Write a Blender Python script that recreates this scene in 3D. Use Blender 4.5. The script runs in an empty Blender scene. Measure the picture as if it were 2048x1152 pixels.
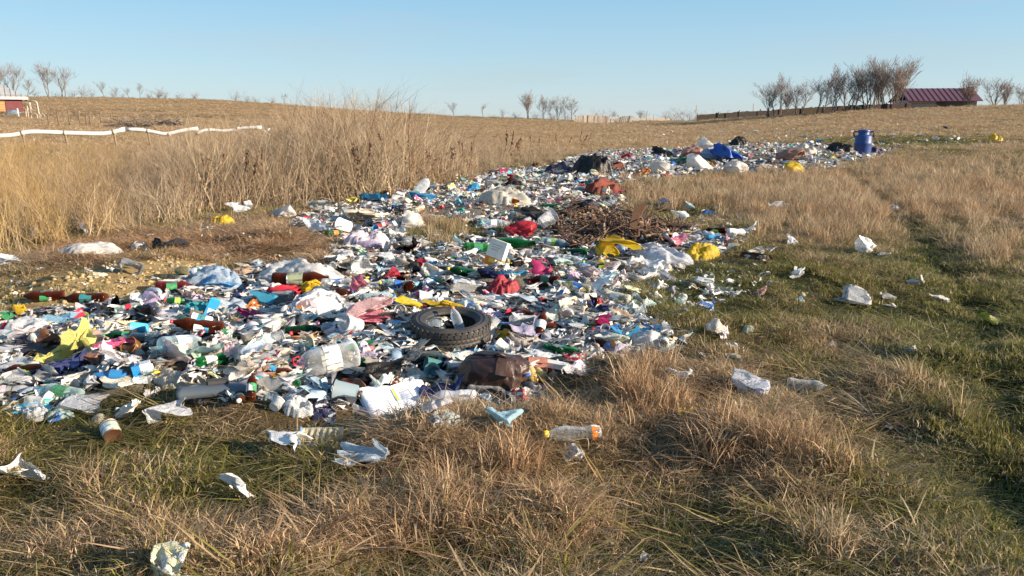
import bpy, bmesh, math, random
import numpy as np
from mathutils import Vector, Matrix, Euler

S = bpy.context.scene
COL = S.collection
R_ = math.radians

# ------------------------------------------------------------------ camera, sky, sun, exposure
CZ = 1.6
PITCH = R_(12.4)
F = 1547.0                                    # focal length in pixels of a 2048 px wide frame
cam = bpy.data.cameras.new('camera')
cam.sensor_width = 36.0
cam.lens = 36.0 * F / 2048.0
cam.clip_start = 0.05
cam.clip_end = 3000.0
cam_o = bpy.data.objects.new('camera', cam)
COL.objects.link(cam_o)
cam_o.location = (0, 0, CZ)
cam_o.rotation_euler = (R_(90) - PITCH, 0, 0)
S.camera = cam_o

SUN_EL, SUN_AZ = R_(17.0), R_(106.0)          # azimuth clockwise from +Y: to the right, a little behind the camera
W = bpy.data.worlds.new('World')
S.world = W
W.use_nodes = True
wn, wl = W.node_tree.nodes, W.node_tree.links
wn.clear()
sky = wn.new('ShaderNodeTexSky')
sky.sky_type = 'NISHITA'
sky.sun_disc = False
sky.sun_elevation = SUN_EL
sky.sun_rotation = SUN_AZ
sky.altitude = 100
sky.air_density = 1.0
sky.dust_density = 0.35
sky.ozone_density = 4.0
geo = wn.new('ShaderNodeTexCoord')
sep = wn.new('ShaderNodeSeparateXYZ')
wl.new(geo.outputs['Generated'], sep.inputs[0])
air = wn.new('ShaderNodeValToRGB')                      # clear winter air: pale at the horizon, bluer overhead
for pos, colr in ((0.0, (2.80, 3.30, 3.55)), (0.06, (2.2, 3.1, 3.65)), (0.14, (1.55, 2.75, 3.65)), (0.3, (1.15, 2.2, 3.4)), (1.0, (.60, 1.35, 2.6))):
    el = air.color_ramp.elements
    e_ = el[0] if pos == 0 else el[len(el) - 1] if pos == 1 else el.new(pos)
    e_.color = (*(c_ / 4 for c_ in colr), 1)
wl.new(sep.outputs['Z'], air.inputs[0])
gain = wn.new('ShaderNodeVectorMath')
gain.operation = 'SCALE'
gain.inputs['Scale'].default_value = 4.0
wl.new(air.outputs[0], gain.inputs[0])
stretch = wn.new('ShaderNodeMapping')
stretch.inputs['Scale'].default_value = (2.2, 2.2, 16.0)
wl.new(geo.outputs['Generated'], stretch.inputs[0])
wisp = wn.new('ShaderNodeTexNoise')
wisp.inputs['Scale'].default_value = 1.6
wisp.inputs['Detail'].default_value = 5.0
wl.new(stretch.outputs[0], wisp.inputs['Vector'])
wr = wn.new('ShaderNodeValToRGB')
wr.color_ramp.elements[0].position, wr.color_ramp.elements[1].position = .50, .78
wr.color_ramp.elements[0].color, wr.color_ramp.elements[1].color = (0, 0, 0, 1), (.6, .6, .6, 1)
wl.new(wisp.outputs['Fac'], wr.inputs[0])
veil = wn.new('ShaderNodeMix')
veil.data_type = 'RGBA'
veil.inputs[7].default_value = (2.35, 2.75, 3.0, 1)
wl.new(wr.outputs[0], veil.inputs[0])
hsv = wn.new('ShaderNodeMix')
hsv.data_type = 'RGBA'
hsv.inputs[0].default_value = 0.8
bg = wn.new('ShaderNodeBackground')
bg.inputs['Strength'].default_value = 0.094
wo = wn.new('ShaderNodeOutputWorld')
wl.new(sky.outputs[0], hsv.inputs[6])
wl.new(gain.outputs[0], veil.inputs[6])
wl.new(veil.outputs[2], hsv.inputs[7])
wl.new(hsv.outputs[2], bg.inputs['Color'])
wl.new(bg.outputs[0], wo.inputs['Surface'])

sun = bpy.data.lights.new('sun', 'SUN')
sun.energy = 5.0
sun.angle = R_(0.5)
sun.color = (1.0, 0.84, 0.66)
sun_o = bpy.data.objects.new('sun', sun)
COL.objects.link(sun_o)
sd = Vector((math.sin(SUN_AZ) * math.cos(SUN_EL), math.cos(SUN_AZ) * math.cos(SUN_EL), math.sin(SUN_EL)))
sun_o.rotation_euler = sd.to_track_quat('Z', 'Y').to_euler()
sun_o.location = sd * 50

S.view_settings.view_transform = 'Standard'
S.view_settings.look = 'None'
S.view_settings.gamma = 1.0
S.view_settings.exposure = 1.2
S.cycles.use_denoising = True
S.cycles.max_bounces = 6
S.cycles.diffuse_bounces = 2
S.cycles.glossy_bounces = 2
S.cycles.transparent_max_bounces = 24
S.cycles.caustics_reflective = False
S.cycles.caustics_refractive = False

rng = np.random.default_rng(7)
rnd = random.Random(11)

# ------------------------------------------------------------------ numeric helpers
_perm = np.random.default_rng(3).permutation(256)
_perm = np.concatenate([_perm, _perm, _perm])
_ga = np.random.default_rng(4).uniform(0, 2 * np.pi, 256)
_gx, _gy = np.cos(_ga), np.sin(_ga)

def perlin(x, y, seed=0):
    x = np.asarray(x, float) + seed * 17.31
    y = np.asarray(y, float) + seed * 9.77
    xi, yi = np.floor(x).astype(int), np.floor(y).astype(int)
    xf, yf = x - xi, y - yi
    xi &= 255
    yi &= 255
    def g(ix, iy, fx, fy):
        k = _perm[_perm[ix & 255] + (iy & 255)]
        return _gx[k] * fx + _gy[k] * fy
    u = xf * xf * xf * (xf * (xf * 6 - 15) + 10)
    v = yf * yf * yf * (yf * (yf * 6 - 15) + 10)
    a = g(xi, yi, xf, yf) * (1 - u) + g(xi + 1, yi, xf - 1, yf) * u
    b = g(xi, yi + 1, xf, yf - 1) * (1 - u) + g(xi + 1, yi + 1, xf - 1, yf - 1) * u
    return (a * (1 - v) + b * v) * 1.5

def sstep(a, b, x):
    t = np.clip((np.asarray(x, float) - a) / (b - a), 0, 1)
    return t * t * (3 - 2 * t)

cp, sp = math.cos(PITCH), math.sin(PITCH)

def pix_dir(px, py):
    a, b = (px - 1024) / F, (576 - py) / F
    return np.array([a, cp + b * sp, -sp + b * cp])

def project(x, y, z):
    dz = np.asarray(z, float) - CZ
    df = np.maximum(y * cp - dz * sp, 0.05)
    du = y * sp + dz * cp
    return 1024 + F * np.asarray(x) / df, 576 - F * du / df

# ---- terrain: skyline rows of the photograph turned into ridge heights at real distances
_sky_x = np.array([-900, -200, 0, 200, 400, 560, 700, 900, 1050, 1200, 1400, 1500, 1700, 1850, 2048, 2400, 3200])
_sky_y = np.array([200, 194, 193, 195, 198, 208, 220, 232, 237, 243, 241, 235, 222, 215, 208, 200, 196])
_rid_r = np.array([130, 130, 130, 130, 130, 128, 122, 112, 105, 100, 90, 84, 78, 75, 72, 70, 70])
_rid_h = []
for _x, _y, _r in zip(_sky_x, _sky_y, _rid_r):
    d = pix_dir(_x, _y)
    _rid_h.append(CZ + _r * d[2] / math.hypot(d[0], d[1]))
_rid_h = np.array(_rid_h)

def H_base(x, y):
    x = np.asarray(x, float)
    y = np.asarray(y, float)
    r = np.hypot(x, y)
    az = np.clip(np.arctan2(x, y), -1.15, 1.15)
    col = 1024 + F * np.tan(az) / cp
    hr = np.interp(col, _sky_x, _rid_h)
    rr = np.interp(col, _sky_x, _rid_r)
    t = np.clip((r - 6) / (rr - 6), 0, 1)
    h = hr * t ** 1.6
    h = h - 0.05 * np.clip(r - rr, 0, 60)
    h = np.where(y < -2, h * 0.3, h)
    return h + 0.07 * perlin(x * 0.16, y * 0.16, 1) * sstep(3, 9, r)

def march(px, py, fn, tmax=500.0):
    d = pix_dir(px, py)
    ts = np.geomspace(1.0, tmax, 700)
    f = CZ + d[2] * ts - fn(d[0] * ts, d[1] * ts)
    k = np.argmax(f < 0)
    if f[k] >= 0:
        k = len(ts) - 1
    a, b = ts[max(k - 1, 0)], ts[k]
    for _ in range(18):
        m = 0.5 * (a + b)
        if CZ + d[2] * m - fn(np.array([d[0] * m]), np.array([d[1] * m]))[0] < 0:
            b = m
        else:
            a = m
    return d[0] * b, d[1] * b

def at_base(px, py):
    return march(px, py, H_base)

PATH = np.array([at_base(*p) for p in [(1688, 338), (1745, 390), (1815, 445), (1880, 520), (1940, 600), (1985, 690), (2020, 800), (2060, 960), (2110, 1150)]])
MOUNDS = []                                    # x, y, radius x, radius y, height
for px, py, wpx, dm, hh in [(250, 575, 190, .75, .17), (130, 545, 120, .6, .10), (350, 535, 110, .5, .10), (530, 490, 150, .9, .12), (200, 520, 150, .8, .14),
                            (1250, 470, 130, 1.0, .13), (1150, 440, 80, .8, .1), (1450, 322, 170, 2.4, .28), (1590, 318, 120, 2.0, .18), (1260, 335, 120, 2.0, .2),
                            (640, 555, 120, .6, .10), (800, 560, 220, 1.0, .06), (1250, 760, 120, .35, .10), (1470, 880, 130, .35, .07), (880, 900, 150, .35, .06),
                            (700, 660, 260, .6, .05), (1000, 420, 180, 1.5, .15), (140, 700, 120, .4, .06), (1000, 560, 180, .8, .06)]:
    x, y = at_base(px, py)
    MOUNDS.append((x, y, wpx * math.hypot(x, y) / F * .7, dm, hh))

_lump = random.Random(5)
for _ in range(60):                              # humps where the rubbish was tipped
    px, py = _lump.uniform(60, 1230), _lump.uniform(400, 790)
    if 520 + (px - 60) * -.11 < py < 800 - abs(px - 600) * .06:
        x, y = at_base(px, py)
        MOUNDS.append((x, y, _lump.uniform(.2, .45), _lump.uniform(.15, .35), _lump.uniform(.03, .10)))

def seg_dist(x, y, P):
    x = np.asarray(x, float)
    y = np.asarray(y, float)
    best = np.full(x.shape, 1e9)
    for (ax, ay), (bx, by) in zip(P[:-1], P[1:]):
        dx, dy = bx - ax, by - ay
        t = np.clip(((x - ax) * dx + (y - ay) * dy) / (dx * dx + dy * dy), 0, 1)
        best = np.minimum(best, np.hypot(x - ax - t * dx, y - ay - t * dy))
    return best

def H(x, y):
    x = np.asarray(x, float)
    y = np.asarray(y, float)
    r = np.hypot(x, y)
    h = H_base(x, y)
    near = 1 - sstep(14, 40, r)
    t = np.maximum(perlin(x * 1.5, y * 1.5, 5), -0.25)
    tus = 1 - sstep(4.5, 9, r)
    h = h + near * ((0.04 + .06 * tus) * t + .045 * tus * np.maximum(perlin(x * 3.1, y * 3.1, 9), -.2) + 0.05 * perlin(x * 0.55, y * 0.55, 6) + 0.012 * perlin(x * 4.5, y * 4.5, 7))
    h = h + (1 - near) * 0.05 * perlin(x * 0.35, y * 0.35, 8)
    pd = seg_dist(x, y, PATH)
    h = h - 0.05 * np.exp(-(pd / 0.16) ** 2) * (1 - sstep(25, 32, r))
    for mx, my, ra, rb, hh in MOUNDS:
        h = h + hh * np.exp(-(((x - mx) / ra) ** 2 + ((y - my) / rb) ** 2))
    return h

def Hs(x, y):
    return float(H(np.array([x]), np.array([y]))[0])

def at(px, py):
    """a point on the ground under a place in the picture: x, y, z and metres per picture pixel there"""
    x, y = march(px, py, H)
    z = Hs(x, y)
    return x, y, z, (y * cp - (z - CZ) * sp) / F

def at_dist(px, r):
    """a point on the ground in a picture column at a distance"""
    t = (px - 1024) / F / 1.0
    d = pix_dir(px, 236)
    k = r / math.hypot(d[0], d[1])
    x, y = d[0] * k, d[1] * k
    return x, y, Hs(x, y), (y * cp) / F

def in_poly(px, py, poly):
    px = np.asarray(px, float)
    py = np.asarray(py, float)
    ins = np.zeros(px.shape, bool)
    n = len(poly)
    for i in range(n):
        x1, y1 = poly[i]
        x2, y2 = poly[(i + 1) % n]
        c = ((y1 > py) != (y2 > py)) & (px < (x2 - x1) * (py - y1) / ((y2 - y1) + 1e-9) + x1)
        ins ^= c
    return ins

# zones of the ground, drawn as outlines over the photograph and used only after they are cast down onto the terrain
LITTER = [(-150, 650), (0, 640), (60, 632), (180, 612), (300, 606), (330, 565), (420, 548), (520, 530), (640, 525), (690, 490), (660, 470), (580, 455), (590, 430), (640, 412), (760, 396), (830, 375), (930, 368),
          (985, 345), (1100, 333), (1180, 357), (1250, 372), (1240, 405), (1250, 428), (1330, 445), (1400, 468), (1510, 462), (1500, 480), (1440, 512), (1330, 548), (1215, 585), (1250, 625), (1345, 680), (1330, 712), (1250, 715),
          (1140, 725), (1100, 765), (1080, 795), (1000, 822), (880, 818), (700, 826), (560, 812), (480, 782), (380, 768), (280, 764), (200, 795), (120, 820), (40, 838), (0, 812), (-150, 800)]
FARLIT = [(990, 352), (1100, 335), (1180, 303), (1270, 300), (1350, 298), (1440, 288), (1530, 288), (1620, 288), (1700, 302), (1790, 300), (1760, 316), (1690, 330), (1610, 346), (1520, 342), (1400, 350), (1300, 360), (1200, 372), (1080, 360)]
CLAY = [(-60, 560), (60, 540), (200, 530), (290, 520), (350, 515), (420, 520), (420, 545), (330, 570), (300, 606), (180, 612), (60, 632), (-60, 640)]
HAY = [(60, 505), (230, 480), (330, 465), (420, 445), (570, 425), (600, 450), (680, 470), (690, 490), (650, 520), (520, 528), (420, 520), (340, 510), (200, 530), (60, 545)]
CHIPS = [(1120, 425), (1180, 412), (1230, 425), (1290, 440), (1370, 455), (1385, 475), (1300, 490), (1200, 498), (1140, 500), (1110, 465)]
TUFTS = [(800, 455), (900, 440), (960, 462), (930, 490), (840, 492)]
WEEDS = [(-250, 535), (-250, 300), (0, 296), (300, 300), (560, 300), (900, 288), (1130, 296), (1185, 312), (1100, 334), (1000, 342), (900, 362), (800, 386), (700, 402), (560, 414), (440, 432), (330, 456), (250, 474), (130, 484), (60, 505)]

# ------------------------------------------------------------------ material helpers
def mat(name):
    m = bpy.data.materials.new(name)
    m.use_nodes = True
    n = m.node_tree.nodes
    n.clear()
    out = n.new('ShaderNodeOutputMaterial')
    return m, n, m.node_tree.links, out

def nd(n, t, **kw):
    x = n.new(t)
    for k, v in kw.items():
        if k in x.inputs:
            x.inputs[k].default_value = v
        else:
            setattr(x, k, v)
    return x

def ramp(n, stops, interp='LINEAR'):
    r = n.new('ShaderNodeValToRGB')
    r.color_ramp.interpolation = interp
    e = r.color_ramp.elements
    while len(e) < len(stops):
        e.new(0.5)
    for i, (p, c) in enumerate(stops):
        e[i].position = p
        e[i].color = (*c, 1) if len(c) == 3 else c
    return r

def mixc(n, l, fac, a, b, mode='MIX'):
    m = n.new('ShaderNodeMix')
    m.data_type = 'RGBA'
    m.blend_type = mode
    for sock, v in ((m.inputs[0], fac), (m.inputs[6], a), (m.inputs[7], b)):
        if hasattr(v, 'is_output'):
            l.new(v, sock)
        elif isinstance(v, (int, float)):
            sock.default_value = v
        else:
            sock.default_value = (*v, 1)
    return m.outputs[2]

def obj_colour(n, l, dirt=0.35, scale=6.0):
    """object colour with blotchy dirt"""
    oi = n.new('ShaderNodeObjectInfo')
    tc = n.new('ShaderNodeTexCoord')
    ad = nd(n, 'ShaderNodeVectorMath', operation='ADD')
    l.new(tc.outputs['Object'], ad.inputs[0])
    l.new(oi.outputs['Random'], ad.inputs[1])
    nz = nd(n, 'ShaderNodeTexNoise', Scale=scale, Detail=5.0, Roughness=0.65)
    l.new(ad.outputs[0], nz.inputs['Vector'])
    rp = ramp(n, [(0.42, (0, 0, 0)), (0.72, (1, 1, 1))])
    l.new(nz.outputs['Fac'], rp.inputs[0])
    mu = nd(n, 'ShaderNodeMath', operation='MULTIPLY')
    mu.inputs[1].default_value = dirt
    l.new(rp.outputs[0], mu.inputs[0])
    c = mixc(n, l, mu.outputs[0], oi.outputs['Color'], (0.16, 0.12, 0.08))
    return c, ad.outputs[0], oi

def wrinkle(n, l, vec, scale, strength, dist=0.01, twist=0.8):
    nz = nd(n, 'ShaderNodeTexNoise', Scale=scale, Detail=4.0, Roughness=0.6, Distortion=twist)
    l.new(vec, nz.inputs['Vector'])
    b = nd(n, 'ShaderNodeBump', Strength=strength, Distance=dist)
    l.new(nz.outputs['Fac'], b.inputs['Height'])
    return b.outputs[0]

M = {}
# thin opaque plastic film: bags and sheets
m, n, l, out = mat('plastic_film')
c, v, oi = obj_colour(n, l, 0.38, 5)
b = wrinkle(n, l, v, 8, 0.45, 0.03, 2.2)
p = nd(n, 'ShaderNodeBsdfPrincipled', Roughness=0.36)
l.new(c, p.inputs['Base Color'])
l.new(b, p.inputs['Normal'])
tr = n.new('ShaderNodeBsdfTranslucent')
l.new(c, tr.inputs['Color'])
mx = nd(n, 'ShaderNodeMixShader', Fac=0.4)
l.new(p.outputs[0], mx.inputs[1])
l.new(tr.outputs[0], mx.inputs[2])
l.new(mx.outputs[0], out.inputs[0])
M['film'] = m
# see-through film
m, n, l, out = mat('clear_film')
c, v, oi = obj_colour(n, l, 0.15, 7)
b = wrinkle(n, l, v, 8, 0.6, 0.03, 2.2)
p = nd(n, 'ShaderNodeBsdfPrincipled', Roughness=0.22)
l.new(c, p.inputs['Base Color'])
l.new(b, p.inputs['Normal'])
ts = n.new('ShaderNodeBsdfTransparent')
lw = nd(n, 'ShaderNodeLayerWeight', Blend=0.35)
l.new(b, lw.inputs['Normal'])
rp = ramp(n, [(0.0, (0.32,) * 3), (0.7, (0.95,) * 3)])
l.new(lw.outputs['Facing'], rp.inputs[0])
mx = n.new('ShaderNodeMixShader')
l.new(rp.outputs[0], mx.inputs[0])
l.new(ts.outputs[0], mx.inputs[1])
l.new(p.outputs[0], mx.inputs[2])
l.new(mx.outputs[0], out.inputs[0])
M['clear'] = m
# bottle plastic, tinted by the object colour
m, n, l, out = mat('bottle_plastic')
oi = n.new('ShaderNodeObjectInfo')
tc = n.new('ShaderNodeTexCoord')
b = wrinkle(n, l, tc.outputs['Object'], 22, 0.35, 0.02)
ts = n.new('ShaderNodeBsdfTransparent')
l.new(oi.outputs['Color'], ts.inputs['Color'])
p = nd(n, 'ShaderNodeBsdfPrincipled', Roughness=0.12)
l.new(oi.outputs['Color'], p.inputs['Base Color'])
l.new(b, p.inputs['Normal'])
lw = nd(n, 'ShaderNodeLayerWeight', Blend=0.3)
l.new(b, lw.inputs['Normal'])
rp = ramp(n, [(0.0, (0.09,) * 3), (0.85, (0.8,) * 3)])
l.new(lw.outputs['Facing'], rp.inputs[0])
mx = n.new('ShaderNodeMixShader')
l.new(rp.outputs[0], mx.inputs[0])
l.new(ts.outputs[0], mx.inputs[1])
l.new(p.outputs[0], mx.inputs[2])
l.new(mx.outputs[0], out.inputs[0])
M['pet'] = m

def simple(name, rough, dirt, scale, bscale, bstr, spec=0.5, metal=0.0):
    m, n, l, out = mat(name)
    c, v, oi = obj_colour(n, l, dirt, scale)
    p = nd(n, 'ShaderNodeBsdfPrincipled', Roughness=rough, Metallic=metal)
    p.inputs['Specular IOR Level'].default_value = spec
    l.new(c, p.inputs['Base Color'])
    l.new(wrinkle(n, l, v, bscale, bstr), p.inputs['Normal'])
    l.new(p.outputs[0], out.inputs[0])
    return m
M['hard'] = simple('hard_plastic', 0.38, 0.25, 8, 30, 0.1)
M['paper'] = simple('paper', 0.8, 0.25, 9, 30, 0.3, 0.2)
M['cloth'] = simple('cloth', 0.95, 0.35, 8, 60, 0.5, 0.1)
M['wood'] = simple('weathered_wood', 0.85, 0.5, 5, 25, 0.4, 0.2)
M['rubber'] = simple('rubber', 0.6, 0.4, 4, 40, 0.25, 0.4)
M['metal'] = simple('thin_metal', 0.4, 0.35, 7, 18, 0.3, 0.5, 0.7)
M['leather'] = simple('leather', 0.42, 0.25, 5, 35, 0.35)
M['paint'] = simple('paint', 0.5, 0.3, 2, 12, 0.15)
M['clod'] = simple('clay', 0.95, 0.3, 6, 30, 0.9, 0.1)

# printed packaging: blotches of white and of a second hue on the object's colour
m, n, l, out = mat('printed_film')
c, v, oi = obj_colour(n, l, 0.3, 5)
nz = nd(n, 'ShaderNodeTexNoise', Scale=3.2, Detail=1.0)
l.new(v, nz.inputs['Vector'])
r1 = ramp(n, [(0.0, (0, 0, 0)), (0.56, (1, 1, 1))], 'CONSTANT')
l.new(nz.outputs['Fac'], r1.inputs[0])
c2 = mixc(n, l, r1.outputs[0], c, (0.75, 0.74, 0.7))
vo = nd(n, 'ShaderNodeTexVoronoi', Scale=4.5)
l.new(v, vo.inputs['Vector'])
hs = nd(n, 'ShaderNodeHueSaturation', Hue=0.62, Value=0.7)
l.new(oi.outputs['Color'], hs.inputs['Color'])
r2 = ramp(n, [(0.0, (1, 1, 1)), (0.2, (0, 0, 0))], 'CONSTANT')
l.new(vo.outputs['Distance'], r2.inputs[0])
c3 = mixc(n, l, r2.outputs[0], c2, hs.outputs[0])
wv = nd(n, 'ShaderNodeTexWave', Scale=9.0, Distortion=.6)
wv.bands_direction = 'Z'
l.new(v, wv.inputs['Vector'])
nl = nd(n, 'ShaderNodeTexNoise', Scale=14.0, Detail=2.0)
l.new(v, nl.inputs['Vector'])
pm = nd(n, 'ShaderNodeMath', operation='MULTIPLY')
l.new(wv.outputs['Fac'], pm.inputs[0])
l.new(nl.outputs['Fac'], pm.inputs[1])
r3 = ramp(n, [(0.0, (0, 0, 0)), (0.47, (.75, .75, .75))], 'CONSTANT')
l.new(pm.outputs[0], r3.inputs[0])
c3 = mixc(n, l, r3.outputs[0], c3, (.09, .08, .10))
p = nd(n, 'ShaderNodeBsdfPrincipled', Roughness=0.3)
l.new(c3, p.inputs['Base Color'])
l.new(wrinkle(n, l, v, 22, 0.5, 0.02), p.inputs['Normal'])
l.new(p.outputs[0], out.inputs[0])
M['print'] = m

# grass blades: each blade's own number picks its shade, the tuft's tint moves it from straw to green
def grass_mat(name, straw, green, trans=0.35, rough=0.6):
    m, n, l, out = mat(name)
    a = nd(n, 'ShaderNodeAttribute', attribute_name='bv')
    t = nd(n, 'ShaderNodeAttribute', attribute_name='tint')
    t.attribute_type = 'INSTANCER'
    w = nd(n, 'ShaderNodeAttribute', attribute_name='warm')
    w.attribute_type = 'INSTANCER'
    rs = ramp(n, straw)
    rg = ramp(n, green)
    l.new(a.outputs['Fac'], rs.inputs[0])
    l.new(a.outputs['Fac'], rg.inputs[0])
    b2 = nd(n, 'ShaderNodeAttribute', attribute_name='bw')
    ad = nd(n, 'ShaderNodeMath', operation='ADD')
    l.new(t.outputs['Fac'], ad.inputs[0])
    l.new(b2.outputs['Fac'], ad.inputs[1])
    st = ramp(n, [(0.42, (0, 0, 0)), (0.58, (1, 1, 1))])
    hf = nd(n, 'ShaderNodeMath', operation='MULTIPLY')
    hf.inputs[1].default_value = 0.5
    l.new(ad.outputs[0], hf.inputs[0])
    l.new(hf.outputs[0], st.inputs[0])
    c = mixc(n, l, st.outputs[0], rs.outputs[0], rg.outputs[0])
    c = mixc(n, l, w.outputs['Fac'], c, (1.0, 0.83, 0.73), 'MULTIPLY')
    d = nd(n, 'ShaderNodeBsdfPrincipled', Roughness=rough)
    d.inputs['Specular IOR Level'].default_value = 0.25
    l.new(c, d.inputs['Base Color'])
    tr = n.new('ShaderNodeBsdfTranslucent')
    l.new(c, tr.inputs['Color'])
    mx = nd(n, 'ShaderNodeMixShader', Fac=trans)
    l.new(d.outputs[0], mx.inputs[1])
    l.new(tr.outputs[0], mx.inputs[2])
    l.new(mx.outputs[0], out.inputs[0])
    return m
M['grass'] = grass_mat('grass_blades', [(0, (.18, .11, .06)), (.5, (.46, .34, .20)), (1, (.70, .57, .38))], [(0, (.055, .06, .013)), (.5, (.15, .155, .033)), (1, (.31, .29, .08))])
M['weed'] = grass_mat('weed_stalks', [(0, (.19, .14, .09)), (.5, (.45, .35, .23)), (1, (.68, .56, .40))], [(0, (.26, .17, .07)), (.5, (.48, .34, .15)), (1, (.68, .52, .27))], 0.2)

# terrain: soil, thatch, turf, clay and chips from the zone stored on the sheet
m, n, l, out = mat('field_ground')
za = nd(n, 'ShaderNodeAttribute', attribute_name='zone')      # r turf, g clay, b litter soil
zb = nd(n, 'ShaderNodeAttribute', attribute_name='zone_far')  # r ploughed, g far dry field, b wood chips
tc = n.new('ShaderNodeTexCoord')
n1 = nd(n, 'ShaderNodeTexNoise', Scale=9.0, Detail=8.0, Roughness=0.7)
n2 = nd(n, 'ShaderNodeTexNoise', Scale=60.0, Detail=5.0, Roughness=0.7)
n3 = nd(n, 'ShaderNodeTexNoise', Scale=0.35, Detail=6.0, Roughness=0.6)
for q in (n1, n2, n3):
    l.new(tc.outputs['Object'], q.inputs['Vector'])
s1 = nd(n, 'ShaderNodeSeparateColor')
l.new(za.outputs['Color'], s1.inputs[0])
s2 = nd(n, 'ShaderNodeSeparateColor')
l.new(zb.outputs['Color'], s2.inputs[0])
dry = ramp(n, [(.3, (.045, .03, .017)), (.55, (.13, .085, .045)), (.75, (.24, .165, .085))])
l.new(n2.outputs['Fac'], dry.inputs[0])
turf = ramp(n, [(.3, (.018, .022, .008)), (.6, (.045, .052, .016)), (.8, (.10, .09, .035))])
l.new(n2.outputs['Fac'], turf.inputs[0])
clay = ramp(n, [(.3, (.24, .16, .07)), (.55, (.42, .30, .14)), (.8, (.55, .42, .22))])
l.new(n1.outputs['Fac'], clay.inputs[0])
soil = ramp(n, [(.35, (.10, .085, .07)), (.65, (.26, .23, .19))])
l.new(n1.outputs['Fac'], soil.inputs[0])
far = ramp(n, [(.3, (.20, .125, .055)), (.5, (.30, .195, .085)), (.7, (.40, .28, .135))])
l.new(n3.outputs['Fac'], far.inputs[0])
plo = ramp(n, [(.35, (.085, .05, .026)), (.65, (.17, .10, .05))])
l.new(n3.outputs['Fac'], plo.inputs[0])
chip = ramp(n, [(.35, (.05, .024, .012)), (.65, (.17, .08, .04))])
l.new(n2.outputs['Fac'], chip.inputs[0])
c = mixc(n, l, s1.outputs[0], dry.outputs[0], turf.outputs[0])
c = mixc(n, l, s2.outputs[1], c, far.outputs[0])
c = mixc(n, l, s2.outputs[0], c, plo.outputs[0])
c = mixc(n, l, s1.outputs[2], c, soil.outputs[0])
c = mixc(n, l, s1.outputs[1], c, clay.outputs[0])
c = mixc(n, l, s2.outputs[2], c, chip.outputs[0])
p = nd(n, 'ShaderNodeBsdfPrincipled', Roughness=0.95)
p.inputs['Specular IOR Level'].default_value = 0.1
l.new(c, p.inputs['Base Color'])
ad = nd(n, 'ShaderNodeMath', operation='ADD')
l.new(n1.outputs['Fac'], ad.inputs[0])
l.new(n2.outputs['Fac'], ad.inputs[1])
bp = nd(n, 'ShaderNodeBump', Strength=0.9, Distance=0.04)
l.new(ad.outputs[0], bp.inputs['Height'])
l.new(bp.outputs[0], p.inputs['Normal'])
l.new(p.outputs[0], out.inputs[0])
M['ground'] = m

# ------------------------------------------------------------------ object helpers
def mesh(name, verts, faces, smooth=True, material=None):
    me = bpy.data.meshes.new(name)
    me.from_pydata([tuple(map(float, v)) for v in verts], [], [tuple(map(int, f)) for f in faces])
    if smooth:
        me.polygons.foreach_set('use_smooth', [True] * len(me.polygons))
    if material is not None:
        me.materials.append(material)
    me.update()
    return me

def add(name, me, parent=None, loc=(0, 0, 0), rot=(0, 0, 0), scl=(1, 1, 1), colour=None):
    o = bpy.data.objects.new(name, me)
    COL.objects.link(o)
    o.parent = parent
    o.location = loc
    o.rotation_euler = rot
    o.scale = scl if hasattr(scl, '__len__') else (scl,) * 3
    if colour is not None:
        o.color = (*colour[:3], 1)
    return o

def tag(o, label, cat, group=None, kind=None):
    if label:
        o['label'] = label
    if cat:
        o['category'] = cat
    if group:
        o['group'] = group
    if kind:
        o['kind'] = kind
    return o

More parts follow.
